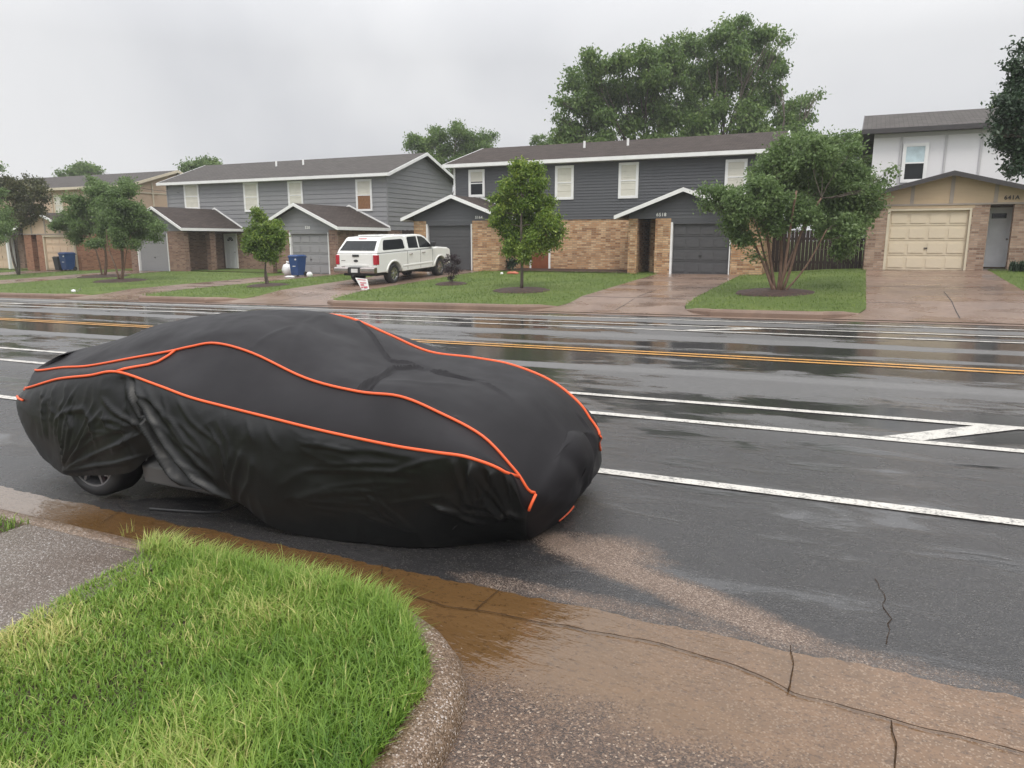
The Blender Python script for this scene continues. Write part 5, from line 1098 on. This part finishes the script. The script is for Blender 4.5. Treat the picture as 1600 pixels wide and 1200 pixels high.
blob('litter', rest(115, 457, .05), (.09, .08, .07), 'bag', 'crumpled white cup lying on the kerbside grass at far left', 'litter', 2, .2)
c = rest(121, 457, .03); tag(MB().loft([[(c[0]-.05, c[1], c[2]), (c[0]-.02, c[1]+.06, c[2]), (c[0]-.0, c[1], c[2]+.02)], [(c[0]+.14, c[1]+.02, c[2]+.10), (c[0]+.16, c[1]+.06, c[2]+.10), (c[0]+.16, c[1]+.01, c[2]+.13)]]).build('litter', 'bag'), 'torn white paper scrap beside the crumpled cup on the kerbside grass', 'litter')
c = rest(262, 420, .10); ty = MB(); rg = []
for i in range(17):
    a = 2*pi*i/16; rg.append([(c[0]+cos(a)*(.26+.085*cos(b)), c[1]+sin(a)*(.26+.085*cos(b)), c[2]+.085*sin(b)) for b in [2*pi*k/8 for k in range(8)]])
tag(ty.loft(rg, cap=False).build('old_tyre', 'rubber', smooth=True), 'old black tyre lying flat at the corner of the left grey garage', 'tyre')
# leaning yard sign behind the pickup
c = rest(569, 453, 0); sg = empty('yard_sign', c, 'tilted white and red yard sign leaning by the rear of the white pickup', 'sign')
a, b = atY(555, 434, c[1]+.1), atY(573, 436, c[1]+.1); d, e = atY(576, 452, c[1]-.05), atY(566, 454, c[1]-.05)
mb = MB(); mb.prism([a, b, d, e], (.01, .02, 0)); mb.build('sign_board', 'plate', sg)
A, B, D, E_ = [np.array(q) for q in (a, b, d, e)]
def sq(u, v): return (A*(1-u)+B*u)*(1-v)+(E_*(1-u)+D*u)*v+np.array([-.002, -.014, 0])
mb = MB()
for u0, u1, v0, v1 in ((.25, .9, .34, .42), (.2, .6, .5, .62), (.45, .95, .7, .86), (.1, .4, .72, .8), (.15, .9, .08, .14)): mb.quad(sq(u0, v0), sq(u0, v1), sq(u1, v1), sq(u1, v0))
mb.build('sign_print', 'signred', sg); MB().tube([tuple(D), (c[0]+.05, c[1], c[2]-.02)], .012, 5).build('sign_leg', 'plastic', sg)
#PART5
# ================================================================== TREES
def leaves(C, Rr, n, size, rs, droop=0., shell=.45):
    """n leaves spread through blobs (centres C, radii Rr); returns verts, quads, rnd"""
    C = np.asarray(C, float); Rr = np.asarray(Rr, float); C2 = []; R2_ = []
    for c, q in zip(C, Rr):          # every blob breaks up into smaller sprays
        C2.append(c); R2_.append(q*.55)
        for _ in range(8):
            v = rs.normal(size=3); v /= np.linalg.norm(v); f = rs.uniform(.24, .46); C2.append(c+v*q*rs.uniform(.45, .88)); R2_.append(q*f)
    C = np.array(C2); Rr = np.array(R2_)
    w_ = Rr[:, 0]*Rr[:, 2]; w_ = w_/w_.sum(); k = rs.choice(len(C), n, p=w_)
    d = rs.normal(size=(n, 3)); d /= np.linalg.norm(d, axis=1)[:, None]; rad = rs.random(n)**shell
    # break the blobs into sprays
    jit = np.array([noise.noise(Vector(q)*2.4+Vector((kk*3.1, 0, 0))) for q, kk in zip(d, k)])
    rad = rad*(.82+.55*jit)
    p = C[k]+d*rad[:, None]*Rr[k]
    return p, d, k
def leafmesh(name, mat, parent, p, size, rs, twigs=None, tw_n=5, tw_r=.12, aspect=.5, droop=.3):
    # expand every point into a small spray of leaves
    n = len(p); q = np.repeat(p, tw_n, 0)+rs.normal(size=(n*tw_n, 3))*tw_r*np.array([1, 1, .7]); m = len(q)
    a = rs.normal(size=(m, 3)); a[:, 2] -= droop; a /= np.linalg.norm(a, axis=1)[:, None]; b = np.cross(a, rs.normal(size=(m, 3))); b /= np.linalg.norm(b, axis=1)[:, None]
    s = size*rs.uniform(.6, 1.35, m)[:, None]; 
    V = np.stack([q, q+a*s*.5+b*s*aspect*.5, q+a*s, q+a*s*.5-b*s*aspect*.5], 1).reshape(-1, 3)
    Q = np.arange(m*4).reshape(-1, 4); rn = np.repeat(np.clip(np.repeat(rs.random(n), tw_n)*.5+rs.random(m)*.5, 0, 1), 4)
    return npmesh(name, V, Q, mat, parent, rn)
def limb(mb, a, b, r0, r1, rs, wob=.12, n=6, k=6):
    a, b = np.array(a, float), np.array(b, float); L_ = np.linalg.norm(b-a); pts = []; w1 = rs.normal(size=3)*wob*L_; w2 = rs.normal(size=3)*wob*L_*.5
    for i in range(n+1):
        t = i/n; pts.append(tuple(a*(1-t)+b*t+w1*sin(pi*t)*.5+w2*sin(2*pi*t)*.5))
    mb.tube(pts, [lerp(r0, r1, i/n)*.82 for i in range(n+1)], k); return pts
def tree(name, base, blobs, label, cat, group, leafm, barkm, nleaf, lsize, seed, stems, depth=1., trunk_r=.07, dist=None, tw_n=5, tw_r=.12, fork=.35, droop=.3, shell=.45, sink=0., dy=None):
    """blobs: (px, py, r_px[, dy]) measured in the photo at the depth of the trunk, spread front to back by `depth`"""
    x0, y0 = base[0], base[1]; z0 = gz(x0, y0)-.05 if sink == 0 else sink
    rs = np.random.default_rng(seed); t = empty(name, (x0, y0, z0), label, cat, group)
    D0 = np.array([x0, y0, 1.])-C0; dep = D0@FW; C = []; Rr = []; rr0 = max(b[2] for b in blobs)/FPX*dep
    for b in blobs:
        r_ = b[2]/FPX*dep; off_ = b[3] if len(b) > 3 else rs.uniform(-1, 1)*depth*(rr0*1.0)
        d2 = dep+off_; v = ray(b[0], b[1]); c = C0+v/FPX*d2; rr = r_*d2/dep; C.append(c); Rr.append((rr, rr, rr*.86))
    C = np.array(C); Rr = np.array(Rr)
    p, d, k = leaves(C, Rr, nleaf//tw_n, lsize, rs, shell=shell)
    leafmesh('crown', leafm, t, p, lsize, rs, tw_n=tw_n, tw_r=tw_r, droop=droop)
    mb = MB(); low = C[:, 2].min(); tops = []
    for (sx, sy, sr, tx, ty, tz) in stems:
        pts = limb(mb, (x0+sx, y0+sy, z0), (x0+tx, y0+ty, z0+tz), sr, sr*.55, rs, .05, 8, 8); tops.append((pts, sr))
    tr = mb.build('trunk', barkm, t, smooth=True)
    mb = MB(); order = rs.permutation(len(C))
    for i in order:
        c = C[i]; best = None
        for pts, sr in tops:
            for q in pts[int(len(pts)*fork):]:
                dd = np.linalg.norm(np.array(q)-c)+max(0, q[2]-c[2])*2
                if best is None or dd < best[0]: best = (dd, q, sr)
        pts = limb(mb, best[1], c, best[2]*.28, best[2]*.07, rs, .10, 5, 5)
        for _ in range(4):
            dd = rs.normal(size=3); dd /= np.linalg.norm(dd); dd[2] = abs(dd[2])*.6; q = pts[int(rs.integers(2, 5))]
            limb(mb, q, c+dd*Rr[i]*.8, best[2]*.10, best[2]*.03, rs, .1, 4, 4)
    mb.build('branches', 'bark', tr, smooth=True)
    return t
rb = random.Random(5)
GT = 'street trees in the front lawns'
# big multi-stemmed crape myrtle, right
BL = [(1145, 308, 26), (1122, 306, 18), (1108, 318, 12), (1165, 325, 34), (1150, 350, 24), (1192, 272, 22), (1215, 255, 28), (1190, 300, 38), (1235, 290, 40), (1255, 250, 28), (1290, 248, 30), (1320, 262, 28), (1345, 285, 24), (1365, 300, 16), (1290, 300, 42), (1330, 320, 34), (1240, 335, 36), (1205, 345, 30), (1285, 350, 32), (1325, 355, 26), (1165, 375, 20), (1345, 338, 20), (1312, 385, 18), (1330, 372, 14), (1395, 268, 7), (1380, 285, 9), (1372, 320, 10), (1100, 300, 10), (1225, 225, 16), (1275, 222, 16), (1180, 400, 9), (1335, 230, 12)]
st_ = [(-.10, 0, .055, -1.25, .3, 2.6), (-.06, .08, .06, -.7, -.5, 2.9), (0, 0, .065, -.15, .2, 3.0), (.05, -.05, .06, .35, -.3, 3.0), (.10, .05, .055, 1.0, .2, 2.8), (.02, .1, .05, .6, .8, 2.7), (-.03, -.08, .045, -.9, .7, 2.3), (.12, 0, .04, 1.2, .4, 1.9)]
tree('crape_myrtle', TP['myrtle'], BL, 'large spreading crape myrtle with many tan stems on the lawn beside the white house driveway', 'tree', GT, 'leaf_m', 'bark2', 52000, .105, 21, st_, .75, tw_r=.13)
MB_ = MB()
# round pear
BL = [(818, 268, 22), (800, 290, 22), (835, 290, 22), (790, 315, 24), (820, 315, 28), (850, 320, 22), (785, 345, 20), (815, 348, 32), (850, 350, 26), (868, 360, 14), (800, 375, 22), (835, 378, 26), (858, 378, 14), (812, 258, 12), (778, 330, 12), (842, 268, 10), (800, 392, 10), (820, 398, 12)]
tree('pear_tree', TP['pear'], BL, 'young rounded pear tree with glossy yellow-green leaves, in front of the charcoal duplex', 'tree', GT, 'leaf_p', 'bark', 42000, .10, 22, [(0, 0, .075, .0, 0, 3.0)], .55, tw_r=.10, fork=.28, droop=.7)
# small tree
BL = [(408, 340, 12), (400, 360, 16), (422, 358, 14), (412, 375, 22), (396, 385, 16), (432, 380, 16), (440, 368, 9), (415, 398, 15), (432, 350, 8), (402, 330, 8), (425, 400, 10), (388, 372, 9)]
tree('young_tree', TP['small'], BL, 'small young tree with a bent trunk in front of the light grey duplex', 'tree', GT, 'leaf_p', 'bark', 17000, .10, 23, [(0, 0, .06, -.12, 0, .8), (-.12, 0, .045, .1, .1, 2.4)][:1]+[(-.08, 0, .05, .1, 0, 2.2)], .5, tw_r=.09, droop=.6)
# left pair of myrtles
BL = [(150, 300, 26), (125, 320, 26), (100, 345, 20), (88, 352, 10), (135, 350, 28), (165, 330, 30), (175, 300, 20), (150, 380, 16), (120, 372, 14), (180, 350, 24), (145, 285, 12)]
tree('crape_myrtle', TP['left2'], BL, 'dense green crape myrtle at left, the left one of two overlapping trees', 'tree', GT, 'leaf_m', 'bark2', 30000, .115, 24, [(-.1, 0, .06, -.8, 0, 2.4), (0, 0, .07, .1, .2, 2.7), (.08, 0, .055, .8, -.2, 2.4)], .7)
BL = [(195, 300, 20), (185, 320, 26), (215, 325, 22), (232, 345, 18), (245, 355, 9), (195, 350, 30), (220, 362, 20), (170, 345, 22), (185, 375, 16), (212, 382, 10), (200, 285, 10), (160, 365, 14), (240, 372, 8)]
tree('crape_myrtle', TP['left'], BL, 'nearer crape myrtle with pale stems in the mulch ring left of the grey duplex garage', 'tree', GT, 'leaf_m', 'bark2', 32000, .11, 25, [(-.06, 0, .06, -.6, 0, 2.5), (0, 0, .065, .1, .2, 2.7), (.08, 0, .045, .5, -.1, 2.5), (.16, 0, .03, .9, .1, 2.2)], .7)
# plum shrub
BL = [(697, 408, 6), (706, 404, 6), (713, 410, 7), (700, 420, 8), (711, 424, 8), (705, 434, 6), (699, 401, 3), (712, 400, 3)]
tree('plum_shrub', TP['plum'], BL, 'small upright dark purple shrub in a mulch ring beside the pickup', 'shrub', None, 'leaf_pu', 'bark', 2600, .05, 26, [(-.05, 0, .02, -.2, 0, .9), (0, 0, .022, .02, 0, 1.0), (.04, 0, .02, .22, 0, .9)], .5, tw_r=.05, tw_n=4, droop=-1.0)
# trees behind the houses
GB = 'trees rising behind the houses'
BL = []
for a in ((900, 130, 26), (925, 110, 30), (885, 160, 14), (905, 165, 28), (940, 145, 34), (965, 105, 32), (1000, 90, 26), (1010, 120, 38), (975, 150, 36), (1040, 85, 30), (1050, 125, 40), (1085, 75, 34), (1090, 115, 40), (1120, 60, 30), (1150, 50, 26), (1155, 85, 34), (1165, 28, 10), (1180, 60, 22), (1205, 55, 16), (1222, 60, 10), (1200, 90, 26), (1215, 115, 18), (1130, 130, 38), (1170, 135, 34), (1205, 150, 30), (1240, 165, 22), (1262, 155, 12), (1278, 146, 7), (1255, 180, 14), (1225, 185, 26), (1020, 165, 36), (1070, 165, 38), (1110, 175, 34), (1160, 180, 32), (940, 185, 34), (895, 195, 24), (985, 190, 36), (1040, 200, 30), (875, 185, 10), (880, 205, 14), (870, 155, 5), (1090, 205, 30), (1190, 205, 30), (1240, 205, 22)): BL.append(a)
for i in range(46): BL.append((rb.uniform(880, 1250), rb.uniform(215, 280), rb.uniform(24, 34)))
tree('pecan_tree', (-10.5, 52), BL, 'huge spreading green tree rising behind the charcoal duplex roof', 'tree', GB, 'leaf_b', 'bark', 150000, .25, 31, [(0, 0, .38, -4, 1.5, 5.5), (0, 0, .36, 1, 2, 6), (.1, 0, .34, 5, 1.5, 5.5)], .9, tw_r=.26, tw_n=7, droop=1.1, shell=.5)
BL = [(650, 222, 14), (670, 225, 18), (690, 215, 18), (715, 210, 18), (735, 215, 16), (755, 218, 14), (770, 212, 7), (700, 235, 22), (730, 238, 22), (660, 240, 18), (760, 238, 16), (712, 196, 8), (640, 228, 7), (680, 205, 8), (690, 255, 22), (720, 260, 24), (745, 255, 20), (665, 260, 18)]
tree('leafy_tree', (-31, 58), BL, 'mid-size green tree showing in the gap between the two grey duplexes', 'tree', GB, 'leaf_b', 'bark', 32000, .20, 32, [(0, 0, .2, -2, 0, 5), (0, 0, .2, 1.5, 0, 5)], .8, tw_r=.25, droop=.4)
BL = [(838, 216, 5), (848, 214, 4), (835, 222, 5), (845, 224, 7), (860, 218, 5), (856, 228, 8)]
tree('leafy_tree', (-22, 60), BL, 'thin treetop poking above the charcoal duplex roof left of the huge tree', 'tree', GB, 'leaf_b', 'bark', 1500, .18, 33, [(0, 0, .12, 0, 0, 5)], .4, tw_r=.15)
BL = [(120, 264, 9), (135, 262, 11), (150, 266, 8), (110, 270, 8), (140, 272, 12), (95, 272, 6)]
tree('leafy_tree', (-70, 62), BL, 'distant treetop above the peach duplex roof at left', 'tree', GB, 'leaf_b', 'bark', 3500, .28, 34, [(0, 0, .2, 0, 0, 5)], .5, tw_r=.3)
BL = [(295, 260, 10), (315, 256, 12), (332, 254, 9), (305, 266, 12), (325, 264, 12), (342, 262, 6), (290, 268, 8)]
tree('leafy_tree', (-56, 60), BL, 'distant treetop between the peach duplex and the light grey duplex roof', 'tree', GB, 'leaf_b', 'bark', 5000, .26, 35, [(0, 0, .2, 0, 0, 5)], .5, tw_r=.28)
BL = [(1245, 225, 20), (1265, 220, 16), (1290, 225, 20), (1315, 230, 20), (1340, 222, 18), (1355, 240, 20), (1270, 250, 30), (1310, 262, 32), (1345, 275, 28), (1250, 265, 24), (1290, 290, 34), (1335, 310, 30), (1350, 340, 24), (1310, 340, 30), (1270, 320, 28), (1255, 212, 8), (1325, 213, 8), (1372, 250, 8)]
tree('leafy_tree', (-3.2, 39.5), BL, 'bushy green tree filling the gap between the charcoal duplex and the white house', 'tree', GB, 'leaf_b', 'bark', 52000, .15, 36, [(0, 0, .18, -1, 0, 4), (0, 0, .18, 1.2, 0, 4.2)], .7, tw_r=.2, droop=.6)
# dark branchy tree at the right edge, its trunk outside the picture
BL = [(1590, 100, 16), (1598, 150, 26), (1580, 165, 22), (1570, 190, 20), (1585, 215, 26), (1600, 240, 26), (1575, 225, 14), (1592, 262, 12), (1562, 205, 8), (1565, 160, 10), (1597, 75, 10), (1640, 120, 50), (1650, 190, 55), (1680, 150, 60), (1640, 240, 36), (1700, 90, 50), (1690, 230, 50), (1582, 262, 8), (1555, 212, 5)]
tree('oak_tree', (5.2, 22.4), BL, 'dark green tree reaching in from the right edge in front of the white house', 'tree', GT, 'leaf_d', 'bark', 46000, .105, 37, [(0, 0, .16, .1, 0, 3.4), (0, 0, .12, -.3, 0, 4.6)], .5, tw_r=.12)
BL = [(1560, 155, 6), (1572, 150, 7), (1552, 165, 4), (1585, 152, 10)]
tree('leafy_tree', (6, 46), BL, 'sparse twiggy treetop just above the white house roof at the right edge', 'tree', GB, 'leaf_b', 'bark', 700, .16, 38, [(0, 0, .1, 0, 0, 6)], .3, tw_r=.15)
# trees at the left edge
BL = [(15, 300, 24), (40, 290, 20), (60, 300, 16), (5, 285, 16), (30, 320, 24), (55, 325, 18), (70, 310, 8), (-20, 300, 30), (40, 345, 16), (15, 340, 18), (60, 285, 8)]
tree('plum_tree', (-44.5, 27.2), BL, 'reddish olive tree at the left edge in front of the peach duplex', 'tree', GT, 'leaf_o', 'bark', 20000, .13, 41, [(0, 0, .09, -.4, 0, 2.6), (0, 0, .08, .5, 0, 2.6)], .6, tw_r=.15, droop=.2)
BL = [(0, 335, 16), (8, 355, 14), (-15, 345, 30), (-30, 300, 34), (0, 375, 8), (15, 345, 8), (-5, 262, 8)]
tree('leafy_tree', (-43, 24.0), BL, 'light green tree cut off by the left edge of the picture', 'tree', GT, 'leaf_m', 'bark', 12000, .12, 42, [(0, 0, .09, -.4, 0, 2.6)], .5, tw_r=.14)
# low planting against the houses
def bush(px, py, w_px, h_px, mat, label, n, size, seed, name='shrub', cat='shrub', group='plants against the house walls', Yoff=0., upright=0.):
    b0 = T(px, py); x0, y0 = b0[0], b0[1]+Yoff; z0 = gz(x0, y0); dep = (np.array([x0, y0, z0])-C0)@FW; w_ = w_px/FPX*dep; h = h_px/FPX*dep; rs = np.random.default_rng(seed)
    t = empty(name, (x0, y0, z0), label, cat, group); k = max(2, int(w_/.45)); p = []
    if upright:
        V = []; Q = []; rn = []
        for i in range(n):
            bx = x0+rs.uniform(-.5, .5)*w_; by = y0+rs.uniform(-.2, .2); a = rs.uniform(0, 2*pi); l = h*rs.uniform(.6, 1.1); lean = rs.uniform(.1, .6); wd = size*rs.uniform(.7, 1.2); s = np.array([-sin(a), cos(a), 0])*wd*.5; dd = np.array([cos(a), sin(a), 0]); q0 = np.array([bx, by, z0]); base = len(V)
            for tt, ww in ((0, .6), (.4, 1), (.75, .7), (1, .05)): c = q0+np.array([0, 0, 1])*l*(tt-.25*lean*tt*tt)+dd*l*lean*tt*tt; V += [c-s*ww, c+s*ww]; rn += [rs.random()*.4+.3]*2
            for q in range(3): Q.append((base+2*q, base+2*q+1, base+2*q+3, base+2*q+2))
        npmesh('foliage', np.array(V), np.array(Q), mat, t, rn)
    else:
        C = np.array([(x0+(i+.5-k/2)*w_/k, y0+rs.uniform(-.15, .15), z0+h*rs.uniform(.45, .6)) for i in range(k)]); R_ = np.array([(w_/k*.75, .35, h*.5) for _ in range(k)])
        p, d, kk = leaves(C, R_, n//4, size, rs); p[:, 2] = np.maximum(p[:, 2], z0+.03); leafmesh('foliage', mat, t, p, size, rs, tw_n=4, tw_r=.06)
    return t
bush(313, 417, 30, 14, 'leaf_d', 'small spiky dark plant at the brick porch of the light grey duplex', 120, .05, 51, upright=1, name='iris_plant', cat='plant')
wb = bush(365, 418, 24, 20, 'leaf_d', 'dark shrub dotted with white blossom by the white front door', 900, .08, 52)
rs = np.random.default_rng(9); wp = wloc(wb); fl = MB()
for i in range(46):
    x = wp.x+rs.uniform(-.42, .42); y = wp.y-rs.uniform(.2, .45); z = wp.z+rs.uniform(.08, .62); s = rs.uniform(.025, .05); fl.quad((x-s, y, z-s), (x+s, y, z-s*.7), (x+s, y-.01, z+s), (x-s*.8, y-.01, z+s))
fl.build('blossom', 'flower', wb)
bush(392, 418, 48, 34, 'leaf_d', 'big dark green shrub behind the small young tree', 5200, .09, 53)
bush(790, 423, 26, 20, 'leaf_d', 'leafy bush in the flower bed left of the pear tree trunk', 700, .12, 54, Yoff=.6)
bush(868, 420, 40, 16, 'leaf_d', 'low leafy plants in the flower bed right of the pear tree trunk', 260, .07, 55, upright=1, name='flower_bed_plant', cat='plant', Yoff=.6)
bush(912, 421, 44, 20, 'leaf_p', 'strappy green plants in the middle of the flower bed against the tan brick', 240, .06, 56, upright=1, name='flower_bed_plant', cat='plant', Yoff=.4)
bush(945, 420, 26, 28, 'leaf_d', 'tall dark clump of leaves near the right end of the flower bed', 220, .07, 57, upright=1, name='flower_bed_plant', cat='plant', Yoff=.4)
bush(970, 421, 18, 28, 'leaf_d', 'tall clump of leaves touching the tan brick pillar', 170, .07, 58, upright=1, name='flower_bed_plant', cat='plant', Yoff=.3)
bush(1592, 424, 26, 18, 'leaf_d', 'spiky green plant at the white house entrance at the right edge', 200, .05, 59, upright=1, name='entrance_plant', cat='plant')
bush(1330, 412, 60, 8, 'leaf_p', 'strip of low weeds along the dark board fence', 700, .06, 60, name='weed_strip', cat='plant')
mb = MB(); X = rng(-15.2, -8.9, 10)
for a, b in zip(X[:-1], X[1:]): mb.quad((a, 31.9, pad(a)+.035), (b, 31.9, pad(b)+.035), (b, 33.49, pad(b)+.05), (a, 33.49, pad(a)+.05)); mb.quad((a, 30.9, gz(a, 30.9)+.03), (b, 30.9, gz(b, 30.9)+.03), (b, 31.9, pad(b)+.035), (a, 31.9, pad(a)+.035))
st(mb.build('flower_bed', 'mulch'))

tag(MB().tube([tuple(atY(205, 292, 37)), tuple(atY(240, 297, 36.2)), tuple(atY(280, 301, 35.2))], .012, 4).build('service_cable', 'plastic'), 'thin dark cable running between the peach duplex and the light grey duplex', 'cable')
lo = min(gz(-100, 19), RX(-90))-3; hz_ = MB().box(-150, 60, -14, 110, lo-12, 26).build('haze', 'dark'); hz_['kind'] = 'stuff'; hz_.data.materials.clear()
hm = bpy.data.materials.new('rain_haze'); hm.use_nodes = True; t_ = hm.node_tree; t_.nodes.remove(t_.nodes['Principled BSDF']); pvn = t_.nodes.new('ShaderNodeVolumePrincipled')
pvn.inputs['Color'].default_value = (.93, .94, .96, 1); pvn.inputs['Density'].default_value = .0009; t_.links.new(pvn.outputs[0], t_.nodes['Material Output'].inputs['Volume']); hz_.data.materials.append(hm)
